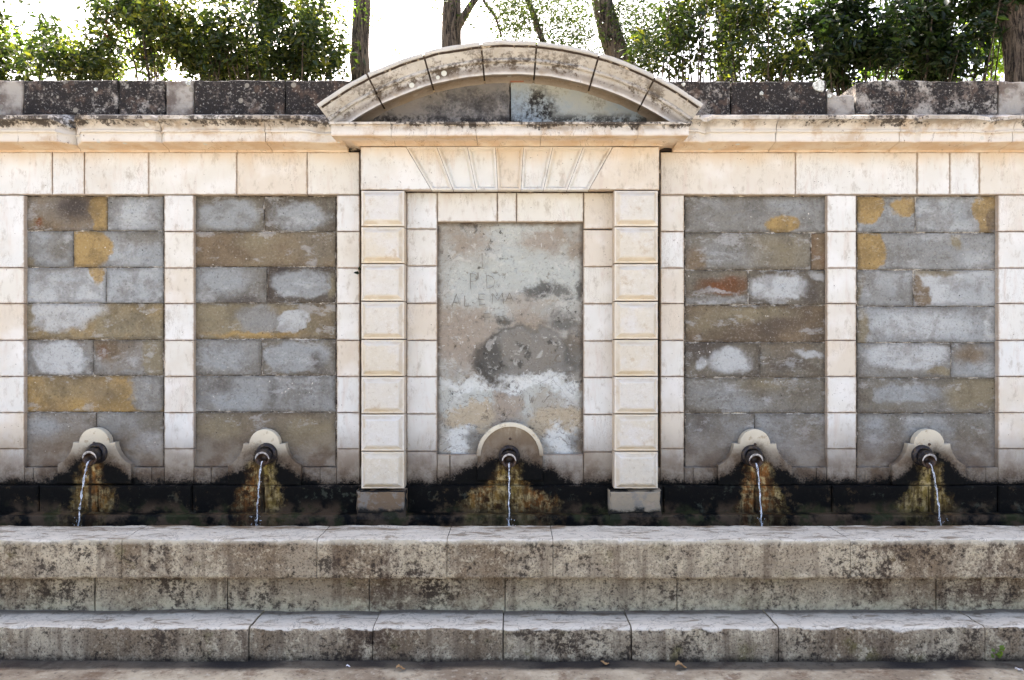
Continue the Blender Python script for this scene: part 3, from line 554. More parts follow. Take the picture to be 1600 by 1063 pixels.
def build_panel(x0, x1, rows, label):
    b = backing('stone_panel', wall, x0-4, x1+4, rows[0][0]-3, 735, -.042, .075, M['joint']); b['label'] = label
    for y0, y1, sts in rows:
        for s in sts: slab(b, s[0], s[1], y0, y1, s[2], s[3], s[4])
PL = dict(A='leftmost panel, ochre patches and a black crust at its top left', B='panel left of the quoins, wide tan stones between grey ones',
          C='panel right of the quoins, with brown bands and a rust streak', D='rightmost panel, pale grey with ochre corners')
for k, (x0, x1, rows) in PANELS.items(): build_panel(x0, x1, rows, PL[k])
def shifted(rows, dx, a0, a1, b0, b1):
    out = []
    for y0, y1, sts in rows: out.append((y0, y1, [(s[0]+dx, s[1]+dx, s[2], s[3], [(q[0], q[1]+dx)+tuple(q[2:]) for q in s[4]]) for s in sts]))
    return out
build_panel(-230, -10, shifted(PANELS['B'][2], -534, 0, 0, 0, 0), 'panel past the left edge of the view')
build_panel(1605, 1826, shifted(PANELS['B'][2], 1301, 0, 0, 0, 0), 'panel past the right edge of the view')
YS = [305, 362, 419, 474.5, 532, 588.5, 645, 701.5, 757]
def pilaster(x0, x1, ys=YS, skip=()):
    b = backing('pilaster', wall, x0+1, x1-1, ys[0]+1, ys[-1], -.010, .11)
    for a, c in zip(ys[:-1], ys[1:]): stone('marble_block', b, rect(x0, x1, a, c), 0, .06, M['marble'], rag=.0012, bev=.0022)
pilaster(-9, 38, [305, 418.5]+YS[3:]); pilaster(256.5, 303); pilaster(526, 562)
pilaster(1032, 1069); pilaster(1292, 1338); pilaster(1559.5, 1604)
pilaster(-276, -231); pilaster(1827, 1872)
fr = backing('frieze', wall, XL+2, XR-2, 239, 304, -.010, .11)
for seg in ([-400, -290, -150, -60, 82, 132, 232.5, 370, 480, 562], [1032, 1243, 1433, 1484, 1530, 1650, 1790, 1900, 2000]):
    for a, c in zip(seg[:-1], seg[1:]): stone('marble_block', fr, rect(a, c, 237.5, 304.6), .0, .06, M['marble'], rag=.0012, bev=.0022)
# band of footing stones below the panels
fb = backing('footing_course', wall, XL+2, XR-2, 731, 758, -.012, .11)
for seg in ([-229, -120, -9], [38, 52, 149, 237, 256.5], [303, 330, 413, 500, 526], [1069, 1083, 1181, 1276, 1292], [1338, 1352, 1452, 1540, 1559.5], [1604, 1700, 1826]):
    for a, c in zip(seg[:-1], seg[1:]):
        k = random.choice('GGBN')
        props = dict(base=CT[k], alt=CT['N']);
        for q in 'abc': props['pos_'+q] = (50., 0., 50.); props['inv_'+q] = (1., 0., 1.); props['col_'+q] = CT['G']; props['soft_'+q] = (.2, 0., 0.)
        stone('stone', fb, rect(a, c, 730.5, 757), -.003, .06, M['slab'], rag=.0012, bev=.002, **props)
# wet plinth course and the ledge behind the trough
pc = backing('plinth_course', wall, XL+2, XR-2, 758.5, 1000, .015, .15)
edges = [-400, -250, -90, 60, 152, 300, 412, 560]; edges2 = [1036, 1180, 1300, 1452, 1560, 1700, 1860, 2000]
for seg in (edges, [634, 795, 956], edges2):
    for a, c in zip(seg[:-1], seg[1:]): stone('marble_block', pc, rect(a, c, 758.6, 806), .035, .05, M['marble'], rag=.003, bev=.008)
LZ = Z(800, .03)
def sweep_x(name, parent, x0, x1, prof, m, step=.03, amp=.002, freq=9, closed=True, edge=None, smooth=True, caps=True, mitre=None, **props):
    """prof: (y,z) points; extruded along x with uneven wear. mitre=(y0, sign_left, sign_right) slants the ends"""
    n = max(2, int((x1-x0)/step)); vs = []; fs = []; k = len(prof)
    for i in range(n+1):
        t = i/n
        for (y, z) in prof:
            x = x0+(x1-x0)*t
            if mitre: x = (x0-mitre[1]*(mitre[0]-y))*(1-t)+(x1+mitre[2]*(mitre[0]-y))*t
            q = Vector((x*freq, y*freq*2+3.1, z*freq*2)); a = mnoise.noise_vector(q); b = mnoise.noise_vector(q*3.7)
            d = amp*(a+.5*b); dz = dy = 0
            if edge: dy, dz = edge(x, y, z)
            vs.append((x+(d.x*.3 if 0 < i < n else 0), y+d.y+dy, z+d.z+dz))
    for i in range(n):
        for j in range(k if closed else k-1):
            a = i*k+j; b = i*k+(j+1) % k; fs.append((a, a+k, b+k, b))
    if caps and closed: fs.append(tuple(range(k))); fs.append(tuple(n*k+j for j in reversed(range(k))))
    ox = (x0+x1)/2; oy = prof[0][0]; oz = prof[0][1]
    vs = [(a-ox, b-oy, c-oz) for a, b, c in vs]
    me = mesh(name, vs, fs, False)
    if smooth:
        me.polygons.foreach_set('use_smooth', [True]*len(me.polygons))
        bm = bmesh.new(); bm.from_mesh(me); bmesh.ops.recalc_face_normals(bm, faces=bm.faces)
        for e in bm.edges:
            if len(e.link_faces) == 2 and e.calc_face_angle(0) > math.radians(38): e.smooth = False
        bm.to_mesh(me); bm.free()
    return link(name, me, parent, Vector((ox, oy, oz))-WX(parent), m, **props)
def fine(prof, st):
    out = []
    for i in range(len(prof)):
        a = prof[i]; b = prof[(i+1) % len(prof)]; L = math.hypot(a[0]-b[0], a[1]-b[1]); k = max(1, int(L/st))
        for j in range(k): out.append((a[0]+(b[0]-a[0])*j/k, a[1]+(b[1]-a[1])*j/k))
    return out
ledge = sweep_x('wet_ledge', wall, X(XL), X(XR), fine([(-.02, LZ), (-.10, LZ-.005), (-.108, LZ-.015), (-.108, .30), (-.02, .30)], .03), M['marble'], .04, .006, 5, half=(9., 0., 9.))

# main cornice, block by block: (p, survey row at that p)
CP = [(-.02, 238), (.015, 238), (.02, 235), (.045, 232), (.085, 228.5), (.125, 224.5), (.145, 222.5), (.150, 221.5), (.152, 207), (.170, 206), (.172, 203.5), (.158, 203), (.160, 200), (.168, 195), (.186, 190), (.206, 187), (.224, 186), (.226, 180.5), (-.02, 179)]
def cprof(CPs): return [(-p, Z(r, p)) for p, r in CPs]
CF = Z(205, .16)
def cornice_block(parent, a, c, cp=CP, dmg=None, amp=.002, stain=None, oz=None, **kw):
    pr = fine(cprof(cp), .02); ztop = max(q[1] for q in pr)
    def ed(x, y, z):
        if not dmg: return 0, 0
        w_ = 0
        for cx, wd, s in dmg: w_ = max(w_, s*max(0, 1-abs(x-cx)/wd))
        if w_ == 0: return 0, 0
        k = w_*(.6+.9*abs(mnoise.noise(Vector((x*22, y*9, z*22))))); 
        zz = max(0, (z-(CF-.06))/(ztop-CF+.06)); out = max(0, (-y-.02)/.2)
        return k*out*.17, -k*zz*out*.05
    st = stain or (CF+.0, CF+.05, .75)
    return sweep_x('cornice_block', parent, X(a)+.0022, X(c)-.0022, pr, M['cornice'], .025, amp, 11, edge=ed, stainz=st, ocherz=oz or Z(221.5, .14), **kw)
cn = backing('cornice', wall, XL+3, XR-3, 186, 236, -.03, .10)
def cx_(px): return (px-800)/(F/(D-.15))*U+800      # joint row read on the cornice face, carried back to the wall plane
JL = [-420, -250, -90, 108, 250, 415, 517]; JR = [1083, 1212, 1405, 1582, 1700, 1850, 2020]
broke = [(X(cx_(108)), .07, 1.1), (X(cx_(505)), .12, .45), (X(cx_(1430)), .03, .35), (X(cx_(1545)), .12, .25), (X(cx_(1100)), .03, .4), (X(cx_(250)), .02, .35)]
for JJ in (JL, JR):
    for i, (a, c) in enumerate(zip(JJ[:-1], JJ[1:])):
        a2 = cx_(a); c2 = cx_(c)
        if JJ is JL and i == len(JL)-2: c2 = 545
        if JJ is JR and i == 0: a2 = 1050
        cornice_block(cn, a2, c2, dmg=broke, stain=(CF-.004, CF+.05, random.uniform(1.1, 1.5) if JJ is JL else random.uniform(.75, 1.2)))
# parapet
pp = backing('parapet', wall, XL+3, XR-3, 152, 181, -.03, .27)
def pblock(poly, dirt): stone('parapet_block', pp, poly, .03, .34, M['parapet'], rag=.004, bev=.007, dirt=float(dirt), gap=.0022)
for a, c, dd in ((-400, -200, .95), (-200, -60, .9), (-60, 36, .3), (36, 185, 1.0), (185, 258, 1.02), (258, 302.5, .12), (302.5, 445.5, 1.05), (445.5, 560, 1.1)): pblock(rect(a, c, 124.5, 181), dd)
pblock(rect(1045, 1142, 126, 181), .88); pblock(rect(1142, 1292, 126, 181), 1.12)
pblock([(1292, 181), (1337, 181), (1337, 150), (1326, 146), (1310, 149), (1300, 144), (1292, 139)], .3)
pblock([(1337, 181), (1560.5, 181), (1560.5, 124), (1480, 126), (1390, 123.5), (1345, 126), (1337, 130)], .84)
pblock([(1560.5, 181), (1650, 181), (1650, 127), (1580, 127), (1560.5, 124.5)], .05); pblock(rect(1650, 1850, 125, 181), .9); pblock(rect(1850, 2020, 125, 181), .9)
def disc(name, parent, px, py, p, r, m, th=.004):
    vs = [(0, -th, 0)]; k = 22
    for i in range(k):
        a = i/k*math.tau; q = r*(1+.10*math.sin(3*a+px)+.06*math.sin(5*a)); vs.append((q*math.cos(a)*.9, -th*.9, q*.9*math.sin(a)))
    for i in range(k):
        a = i/k*math.tau; q = r*(1+.10*math.sin(3*a+px)+.06*math.sin(5*a)); vs.append((q*math.cos(a), .004, q*math.sin(a)))
    fs = [(0, 1+(i+1) % k, 1+i) for i in range(k)]+[(1+i, 1+(i+1) % k, 1+k+(i+1) % k, 1+k+i) for i in range(k)]
    return link(name, mesh(name, vs, fs), parent, Vector((X(px, p), -p, Z(py, p)))-WX(parent), m)
for a, b, r in ((1280, 134, .038), (294, 130, .016), (1296, 150, .014), (150, 140, .012), (1190, 146, .012), (1068, 132, .012)): disc('lichen_patch', pp, a, b, .034, r, M['lichen'])

# ---------------------------------------------------------------- central bay
PQ = .10
bay = backing('central_bay', wall, 560, 1034, 229, 764, -.07, .09)
for (x0, x1) in ((564, 632), (959.5, 1028.5)):
    b = backing('quoin_pier', wall, x0+3, x1-3, 300, 764, PQ-.05, .14)
    ys = [297.5, 354.2, 412, 471, 530.5, 588.5, 647, 705.5, 764.5]
    for i, (a, c) in enumerate(zip(ys[:-1], ys[1:])):
        # drafted margin, chamfer up to a raised rough field
        p = PQ; xa, xb = X(x0, p)+.0015, X(x1, p)-.0015; zb, zt = Z(c, p)+.0028, Z(a, p)-.0028; SEED[0] += 1
        cx, cz = (xa+xb)/2, (zb+zt)/2; hx, hz = (xb-xa)/2, (zt-zb)/2
        rings = [(0, .13), (0, .006), (.004, 0), (.009, 0), (.031, -.030)]; vs = []; kx, kz = 7, 7
        def ring(ins, y):
            out = []
            for s in range(4):
                for j in range(7):
                    t = j/7*2-1; px_ = (t, -1), (1, t), (-t, 1), (-1, -t); u, v = px_[s]
                    out.append((u*(hx-ins), y, v*(hz-ins)))
            return out
        for ri, (ins, y) in enumerate(rings):
            for (u, y_, v) in ring(ins, y):
                a_ = .0022 if ri else 0
                if ri == 4: a_ = .003
                nz = mnoise.noise_vector(Vector(((u+cx)*30, ri*.3, (v+cz)*30)))
                vs.append((u+nz.x*a_, y_+nz.y*a_*.6, v+nz.z*a_))
        fs = []; mm = 28
        for l in range(4):
            for j in range(mm): k = (j+1) % mm; fs.append((l*mm+j, l*mm+k, (l+1)*mm+k, (l+1)*mm+j))
        # rough field as concentric rings
        base = len(vs); last = 4*mm
        for sc in (.8, .55, .28):
            o2 = len(vs)
            for (u, y_, v) in ring(.031, -.030):
                u *= sc; v *= sc
                q = mnoise.noise(Vector(((u+cx)*26, 5, (v+cz)*26)))+.5*mnoise.noise(Vector(((u+cx)*70, 5, (v+cz)*70)))
                vs.append((u, y_+.0012*q-.0005, v))
            for j in range(mm): k = (j+1) % mm; fs.append((last+j, last+k, o2+k, o2+j))
            last = o2
        fs.append(tuple(last+j for j in range(mm)))
        if i == 7 and x0 < 600:   # the chipped lowest left block
            for q in range(len(vs)):
                u, y_, v = vs[q]
                dcut = (u/hx*.6+v/hz)-1.28+.1*mnoise.noise(Vector((u*40, 0, v*40)))
                if dcut > 0 and y_ < .1: vs[q] = (u-dcut*.02, y_+dcut*.05, v)
        link('quoin_block', mesh('quoin_block', vs, fs), b, Vector((cx, -p, cz))-WX(b), M['quoin'], half=(hx, 0., hz))
    ft = backing('pier_foot', wall, x0-6, x1+2 if x0 < 600 else x1+5, 767, 812, .11, .12)
    stone('foot_block', ft, [(x0-8, 806), (x1+2.5 if x0 < 600 else x1+5.5, 802), (x1+2.5 if x0 < 600 else x1+5.5, 766), (x0-8, 767)], .115, .08, M['foot'], rag=.004, bev=.012)
# flat arch of panelled voussoirs
lint = backing('flat_arch', wall, 566, 1028, 231, 296, PQ-.04, .12)
T = [634, 682, 730, 774, 818, 864, 912, 958]; Bt = [674, 708, 744, 778, 814, 849, 886, 920]
stone('marble_block', lint, [(563, 297), (Bt[0], 297), (T[0], 229), (563, 229)], PQ, .06, M['marble'], rag=.0012, bev=.002)
stone('marble_block', lint, [(Bt[7], 297), (1030.5, 297), (1030.5, 229), (T[7], 229)], PQ, .06, M['marble'], rag=.0012, bev=.002)
for i in range(7):
    p = PQ; q = [(X(Bt[i], p), Z(297, p)), (X(Bt[i+1], p), Z(297, p)), (X(T[i+1], p), Z(229, p)), (X(T[i], p), Z(229, p))]
    c = Vector((sum(a for a, b in q)/4, sum(b for a, b in q)/4)); vs = []
    def inset(d):
        out = []
        for k in range(4):
            a = Vector(q[k-1]); b = Vector(q[k]); e = Vector(q[(k+1) % 4]); u1 = (b-a).normalized(); u2 = (e-b).normalized()
            n1 = Vector((-u1.y, u1.x)); n2 = Vector((-u2.y, u2.x)); h_ = (n1+n2); h_ = h_/h_.length_squared*2
            out.append(b+h_*d)
        return out
    for d, y in ((.0012, .06), (.0012, .001), (.0022, 0), (.010, 0), (.023, .024), ):
        for v in inset(d): vs.append((v.x-c.x, y, v.y-c.y))
    for v in inset(.0285): vs.append((v.x-c.x, .0225, v.y-c.y))
    fs = [(l*4+j, l*4+(j+1) % 4, (l+1)*4+(j+1) % 4, (l+1)*4+j) for l in range(5) for j in range(4)]+[(20, 21, 22, 23)]
    link('voussoir', mesh('voussoir', vs, fs), lint, Vector((c.x, -p, c.y))-WX(lint), M['marble'], half=(1., 0., 1.))
# niche frame of marble
nf_ = backing('niche_frame', wall, 634, 960, 301, 762, -.056, .05)
top = [(635.5, 683, 301, 358), (683, 777, 301, 347), (777, 807, 301, 347), (807, 912, 301, 347), (912, 959, 301, 358)]
for t_ in top: stone('marble_block', nf_, rect(*t_), 0, .06, M['marble'], rag=.0014, bev=.0024)
yl = [358, 416, 474, 532, 589, 647, 705.5, 762]
for a, c in zip(yl[:-1], yl[1:]):
    stone('marble_block', nf_, rect(635.5, 683, a, c), 0, .06, M['marble'], rag=.0014, bev=.0024)
    stone('marble_block', nf_, rect(911.5, 959, a+1, c if c == 762 else c+1), 0, .06, M['marble'], rag=.0014, bev=.0024)
for a, c in ((683, 703), (703, 795), (795, 911.5)): stone('marble_block', nf_, rect(a, c, 710, 762), .0, .06, M['marble'], rag=.0014, bev=.0024)
# plaster field, uneven
def plaster():
    p = -.038; nx, nz = 90, 140; vs = []; x0, x1, z0, z1 = X(681, p), X(914, p), Z(712, p), Z(345, p)
    cx, cz = (x0+x1)/2, (z0+z1)/2
    for j in range(nz+1):
        for i in range(nx+1):
            x = x0+(x1-x0)*i/nx; z = z0+(z1-z0)*j/nz
            h = .007*nv(x, 0, z, 6)+.003*nv(x, 1, z, 18)+.0015*nv(x, 2, z, 50); vs.append((x-cx, h-.0, z-cz))
    fs = [(j*(nx+1)+i, j*(nx+1)+i+1, (j+1)*(nx+1)+i+1, (j+1)*(nx+1)+i) for j in range(nz) for i in range(nx)]
    o = link('plaster_panel', mesh('plaster_panel', vs, fs, True), wall, (cx, -p, cz), M['plaster']); o['label'] = 'blotched grey plaster panel with scratched letters'
    return o
pan = plaster()
# scratched letters as thin raised strips, groove shade painted as darker colour
def scratch(lines, name='scratched_letter'):
    vs = []; fs = []
    for ln in lines:
        for (a, b), (c, d) in zip(ln[:-1], ln[1:]):
            ax, az, bx, bz = X(a, -.03), Z(b, -.03), X(c, -.03), Z(d, -.03); L = math.hypot(bx-ax, bz-az)
            if L < 1e-5: continue
            nx_, nz_ = -(bz-az)/L, (bx-ax)/L; wd = .0013*random.uniform(.6, 1.3); k = len(vs); y = .0225
            y2 = .028
            vs += [(ax-nx_*wd, y2, az-nz_*wd), (bx-nx_*wd, y2, bz-nz_*wd), (bx, y, bz), (ax, y, az), (bx+nx_*wd, y2, bz+nz_*wd), (ax+nx_*wd, y2, az+nz_*wd)]
            fs += [(k, k+1, k+2, k+3), (k+3, k+2, k+4, k+5)]
    cx = sum(v[0] for v in vs)/len(vs); cz = sum(v[2] for v in vs)/len(vs)
    vs = [(a-cx, b-.028, c-cz) for a, b, c in vs]
    link(name, mesh(name, vs, fs), pan, Vector((cx, .028, cz))-WX(pan), M['scratch'])
def arc(cx, cy, rx, ry, a0, a1, k=7): return [(cx+rx*math.cos(math.radians(a0+(a1-a0)*i/k)), cy+ry*math.sin(math.radians(a0+(a1-a0)*i/k))) for i in range(k+1)]
scratch([[(753, 396), (754, 418)], [(748, 418), (757, 420)]], 'scratched_mark')
scratch([[(735, 427), (735, 452)], [(735, 428)]+arc(738, 434, 8, 6, -90, 90)+[(735, 440)]])                     # P
scratch([[(760, 430), (761, 452)], [(760, 430)]+arc(762, 441, 11, 10, -80, 80)+[(761, 452)]])                    # D
scratch([[(706, 480), (713, 460), (719, 478)], [(709, 473), (717, 472)]])                                         # A
scratch([[(726, 462), (726, 479), (736, 478)]])                                                                   # L
scratch([[(758, 460), (748, 460), (749, 477), (758, 476)], [(749, 468), (756, 468)]])                              # E
scratch([[(769, 476), (770, 459), (778, 470), (785, 458), (787, 475)]])                                           # M
scratch([[(790, 472), (796, 458), (802, 471)], [(793, 467), (799, 467)]])                                         # A
scratch([[(712, 492), (717, 504)]]); scratch([[(756, 490), (757, 504)], [(756, 490), (767, 491)], [(756, 497), (765, 497)]]) # F
scratch([[(778, 494), (779, 508)], [(778, 494)]+arc(781, 499, 8, 5, -90, 90)])                                    # P
# pediment
ped = backing('tympanum', wall, 590, 1004, 190, 200, .0, .12)
PA = .30
acx, acy_top = 797.0, 63.5; RO = 507.0
ACX, ACZ = X(acx, PA), Z(acy_top, PA)-RO/F*(D-PA); UR = (D-PA)/F
def arc_block(a0, a1, prof, m, name, clipz, n=None, **props):
    """prof (y, r metres); angles in radians from vertical, clockwise positive"""
    n = n or max(3, int(abs(a1-a0)*2.2/.03)); vs = []; fs = []; k = len(prof)
    for i in range(n+1):
        a = a0+(a1-a0)*i/n
        for y, r in prof:
            x = ACX+r*math.sin(a); z = ACZ+r*math.cos(a)
            q = Vector((x*11, y*14, z*11)); d = (mnoise.noise_vector(q)+.5*mnoise.noise_vector(q*3.3))*.0035
            vs.append((x+d.x*.4, y+d.y, z+d.z))
    for i in range(n):
        for j in range(k): a = i*k+j; b = i*k+(j+1) % k; fs.append((a, b, b+k, a+k))
    fs.append(tuple(reversed(range(k)))); fs.append(tuple(n*k+j for j in range(k)))
    me = mesh(name, vs, fs, True); bm = bmesh.new(); bm.from_mesh(me)
    bmesh.ops.bisect_plane(bm, geom=bm.verts[:]+bm.edges[:]+bm.faces[:], plane_co=(0, 0, clipz), plane_no=(0, 0, -1), clear_outer=True)
    eds = [e for e in bm.edges if e.is_boundary]
    if eds: bmesh.ops.holes_fill(bm, edges=eds)
    bmesh.ops.recalc_face_normals(bm, faces=bm.faces)
    for e in bm.edges:
        if len(e.link_faces) == 2 and e.calc_face_angle(0) > math.radians(38): e.smooth = False
    c = sum((v.co for v in bm.verts), Vector())/max(1, len(bm.verts)); bmesh.ops.translate(bm, verts=bm.verts, vec=-c)
    bm.to_mesh(me); bm.free()
    return link(name, me, ped, c-WX(ped), m, **props)
AP = [(.06, 507), (-.300, 507), (-.304, 503), (-.300, 500.5), (-.286, 499.5), (-.280, 494), (-.266, 488), (-.250, 483), (-.244, 480), (-.254, 479), (-.256, 476.5), (-.250, 474.5), (-.232, 473.5), (-.232, 470), (-.230, 455), (-.17, 452.5), (-.12, 452), (.06, 452)]
def RW(y, r): return CZ+(531.5-(63.5+507-r))*(D+y)/F-ACZ if y < 0 else r*UR
AP[0] = (.06, 505); AP[-1] = (.06, 455)
APm = fine([(y, RW(y, r) if y > -.29 or r < 500 else r*UR) for y, r in AP], .025)
HC = Z(190.5, .31)     # top of the straight pediment cornice
angs = []
for px, py in ((583, 136), (664, 94), (753.5, 90), (837, 90), (930, 107), (1014, 140)):
    dx = (X(px, .27)-ACX); dz = Z(py, .27)-ACZ; angs.append(math.atan2(dx, dz))
endL, endR = -math.asin(.302*1600/ RO/1.0*1.0/1.6) if False else -.641, .641
aa = [endL]+angs+[endR]
for a, b in zip(aa[:-1], aa[1:]):
    arc_block(a+.0030, b-.0030, APm, M['arch'], 'arch_block', HC+.001)
CPm = fine([((y+.014 if y < 0 else y-.01), (RW(y, r) if r < 500 else r*UR)-(.010 if r > 480 else -.007)) for y, r in AP], .04)
arc_block(endL+.01, endR-.01, CPm, M['mortar'], 'pediment_core', HC+.004)
def core_disc():
    R_ = RW(-.0, 470); pts = []
    for i in range(25): a = math.radians(-40+80*i/24); pts.append((ACX+R_*math.sin(a), ACZ+R_*math.cos(a)))
    zb = HC-.05; pts = [q for q in pts if q[1] > zb]; poly = [(pts[0][0], zb), (pts[-1][0], zb)]+pts[::-1]
    vs, fs = poly_stone(poly, .0, .10, 0, .002, .2); c = Vector((ACX, 0, zb)); vs = [tuple(Vector(v)-c) for v in vs]
    link('tympanum_core', mesh('tympanum_core', vs, fs), ped, c-WX(ped), M['mortar'])
core_disc()
# plaster band and two stones inside the arch
BP = [(.06, 462), (-.060, 462), (-.062, 443.5), (.06, 443.5)]
arc_block(-.60, .60, fine([(y, RW(-.062, r)) for y, r in BP], .02), M['band'], 'plaster_band', HC-.05, 60)
def tymp(a0, a1, light):
    vs = [(X(0) , 0, 0)]; pts = []
    zb = HC-.05; k = 14; arcp = []
    for i in range(k+1):
        x = X(a0)+(X(a1)-X(a0))*i/k; r = RW(-.05, 445); dx = x-ACX; z = ACZ+math.sqrt(max(0, r*r-dx*dx)); arcp.append((x, z))
    poly = [(x, z) for x, z in reversed(arcp)]; poly = [(arcp[0][0], zb), (arcp[-1][0], zb)]+poly
    vs, fs = poly_stone(poly, -.045, .09, .002, .004, .03, seed=int(a0))
    c = Vector((X((a0+a1)/2), -.045, Z(165))); vs = [tuple(Vector(v)-c) for v in vs]
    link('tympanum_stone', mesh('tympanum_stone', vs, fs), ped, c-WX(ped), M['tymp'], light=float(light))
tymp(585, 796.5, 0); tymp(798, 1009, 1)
bk = [(-.0, 0)]; a_ = Vector((X(808, .1), -.062, Z(122, .1)))
vs = [(sx*.042, sy, sz*.012) for sy in (-.008, .03) for sz in (-1, 1) for sx in (-1, 1)]
link('brick', mesh('brick', vs, [(0, 1, 3, 2), (4, 6, 7, 5), (0, 4, 5, 1), (2, 3, 7, 6), (0, 2, 6, 4), (1, 5, 7, 3)]), ped, a_-WX(ped), M['brick'])
# straight cornice of the pediment, mitred to the sides
HP = [(.09, 228.5), (.115, 228.5), (.125, 226), (.140, 223.5), (.170, 219.5), (.215, 216.5), (.262, 214.8), (.270, 213.4), (.290, 212.2), (.290, 195.5), (.308, 194), (.310, 190.5)]
pcn = backing('pediment_cornice', wall, 572, 1022, 194, 227, PQ-.02, .10)
hp = [(-p, Z(r, p)) for p, r in HP]; hp.append((.02, HC)); hp.append((.02, hp[0][1]))
JP = [(517, .29), (611, .29), (744, .29), (845.5, .29), (997, .29), (1076, .29)]
xj = [X(a, p) for a, p in JP]
for i in range(5):
    ml = 1 if i == 0 else 0; mr = 1 if i == 4 else 0
    x0 = xj[i]+.0012; x1 = xj[i+1]-.0012
    # at the ends the moulding returns to the wall: profile points swing outwards with their projection
    if ml: x0 = X(563, .1)
    if mr: x1 = X(1031, .1)
    hpf = fine(hp, .022)
    n_ = max(4, int((x1-x0)/.03)); vs = []; fs = []; k = len(hpf)
    def put(x, y, z): 
        q = Vector((x*11, y*18, z*18)); d = (mnoise.noise_vector(q)+.5*mnoise.noise_vector(q*3.3))*.002; vs.append((x+d.x*.3, y+d.y, z+d.z))
    def over(y): return max(0, (-y-.10))*.72
    if ml:
        for (y, z) in hpf: put(x0-over(y), .02, z)
    for j in range(n_+1):
        for (y, z) in hpf:
            x = x0+(x1-x0)*j/n_
            if ml: x = (x0-over(y))*(1-j/n_)+x1*(j/n_)
            if mr: x = x0*(1-j/n_)+(x1+over(y))*(j/n_)
            put(x, y, z)
    if mr:
        for (y, z) in hpf: put(x1+over(y), .02, z)
    rows_ = len(vs)//k
    for r_ in range(rows_-1):
        for j in range(k): a = r_*k+j; b = r_*k+(j+1) % k; fs.append((a, a+k, b+k, b))
    fs.append(tuple(range(k))); fs.append(tuple((rows_-1)*k+j for j in reversed(range(k))))
    me = mesh('cornice_block', vs, fs, True); bm = bmesh.new(); bm.from_mesh(me); bmesh.ops.recalc_face_normals(bm, faces=bm.faces)
    for e in bm.edges:
        if len(e.link_faces) == 2 and e.calc_face_angle(0) > math.radians(35): e.smooth = False
    c = sum((v.co for v in bm.verts), Vector())/len(bm.verts); bmesh.ops.translate(bm, verts=bm.verts, vec=-c); bm.to_mesh(me); bm.free()
    link('cornice_block', me, pcn, c-WX(pcn), M['cornice'], stainz=(Z(212, .29), Z(192, .29), (.7, 1.35, 1.15, 1.5, 1.2)[i]), ocherz=Z(211.5, .28))

# ------------------------------------------------------------------ basin rim, riser, trough, step
basin = thing('fountain_basin', 'long worn stone basin rim on a recessed course below the spouts', 'basin', (0, -.65, 0))
RZ = .604; yb, yf_ = -(D-4.64), -(D-4.33); RB = .386
def wavy(x, y, z):
    s = .004*mnoise.noise(Vector((x*1.7, 3, 0)))+.002*mnoise.noise(Vector((x*7, 3, 0)))
    t = max(0, (z-.5)/.1)
    # broken front arris
    c = max(0, mnoise.noise(Vector((x*9, 8, 1)))-.15)*.02+max(0, mnoise.noise(Vector((x*26, 8, 1)))-.1)*.014
    fr_ = max(0, 1-abs(y-yf_)/.03)*max(0, 1-abs(z-RZ)/.03); lo = max(0, 1-abs(z-RB)/.03)
    return c*fr_*.7, s*t-c*fr_*.5+lo*.012*abs(mnoise.noise(Vector((x*16, 2, 7))))
rp = fine([(yb, RZ+.002), (yf_+.014, RZ), (yf_+.004, RZ-.004), (yf_, RZ-.014), (yf_-.002, RB+.012), (yf_+.008, RB), (yb, RB)], .016)
for a, c in zip(*(lambda q: (q[:-1], q[1:]))([-330, -120, 200, 500, 700, 863, 1320, 1660, 1900])):
    sweep_x('rim_block', basin, (a-800)/F*4.4+.0018, (c-800)/F*4.4-.0018, rp, M['step'], .018, .0045, 9, edge=wavy)
yr = -(D-4.46)
cp_ = fine([(yr+.20, .155), (yr+.20, RB-.001), (yr, RB-.001), (yr-.002, .155)], .02)
for a, c in zip(*(lambda q: (q[:-1], q[1:]))([-360, -100, 142.5, 352, 575, 789, 1060, 1468, 1700, 1950])):
    g = .0045 if a in (142.5, 1468) or c in (142.5,) else .0028
    sweep_x('course_block', basin, (a-800)/F*4.42+g, (c-800)/F*4.42-g, cp_, M['step'], .025, .003, 9)
bk_ = backing('basin_core', basin, -340, 1930, 850, 940, .50, .3)
bk_.location.y = yr+.09+.65; bk_.location.z = .28
sweep_x('trough_floor', basin, X(XL), X(XR), [(yb+.01, .36), (yb+.01, .40), (-.11, .40), (-.11, .36)], M['mortar'], .5, 0, 1)
vs = [(X(XL), yb-.002, .52), (X(XR), yb-.002, .52), (X(XR), -.10, .52), (X(XL), -.10, .52)]
link('water', mesh('water', vs, [(0, 1, 2, 3)]), None, (0, 0, 0), M['water'], kind='structure')
step = thing('stone_step', 'long low stone step running along the foot of the fountain', 'step', (0, -.7, 0))
ST = .171; sy = -(D-4.186)
def swavy(x, y, z):
    s = .005*mnoise.noise(Vector((x*1.3, 7, 0)))+.004*mnoise.noise(Vector((x*6, 7, 0))); t = max(0, (z-.1)/.07)
    c = max(0, mnoise.noise(Vector((x*8, 18, 1)))-.05)*.035+max(0, mnoise.noise(Vector((x*24, 18, 1))))*.014
    fr_ = max(0, 1-abs(y-sy)/.035)*max(0, 1-abs(z-ST)/.035)
    return c*fr_*.8+.008*mnoise.noise(Vector((x*2.2, 4, z*3)))*(1 if y < sy+.03 else 0), s*t-c*fr_*.6
sp = fine([(yr+.06, ST), (sy+.018, ST), (sy+.006, ST-.005), (sy, ST-.017), (sy-.002, -.03), (yr+.06, -.03)], .016)
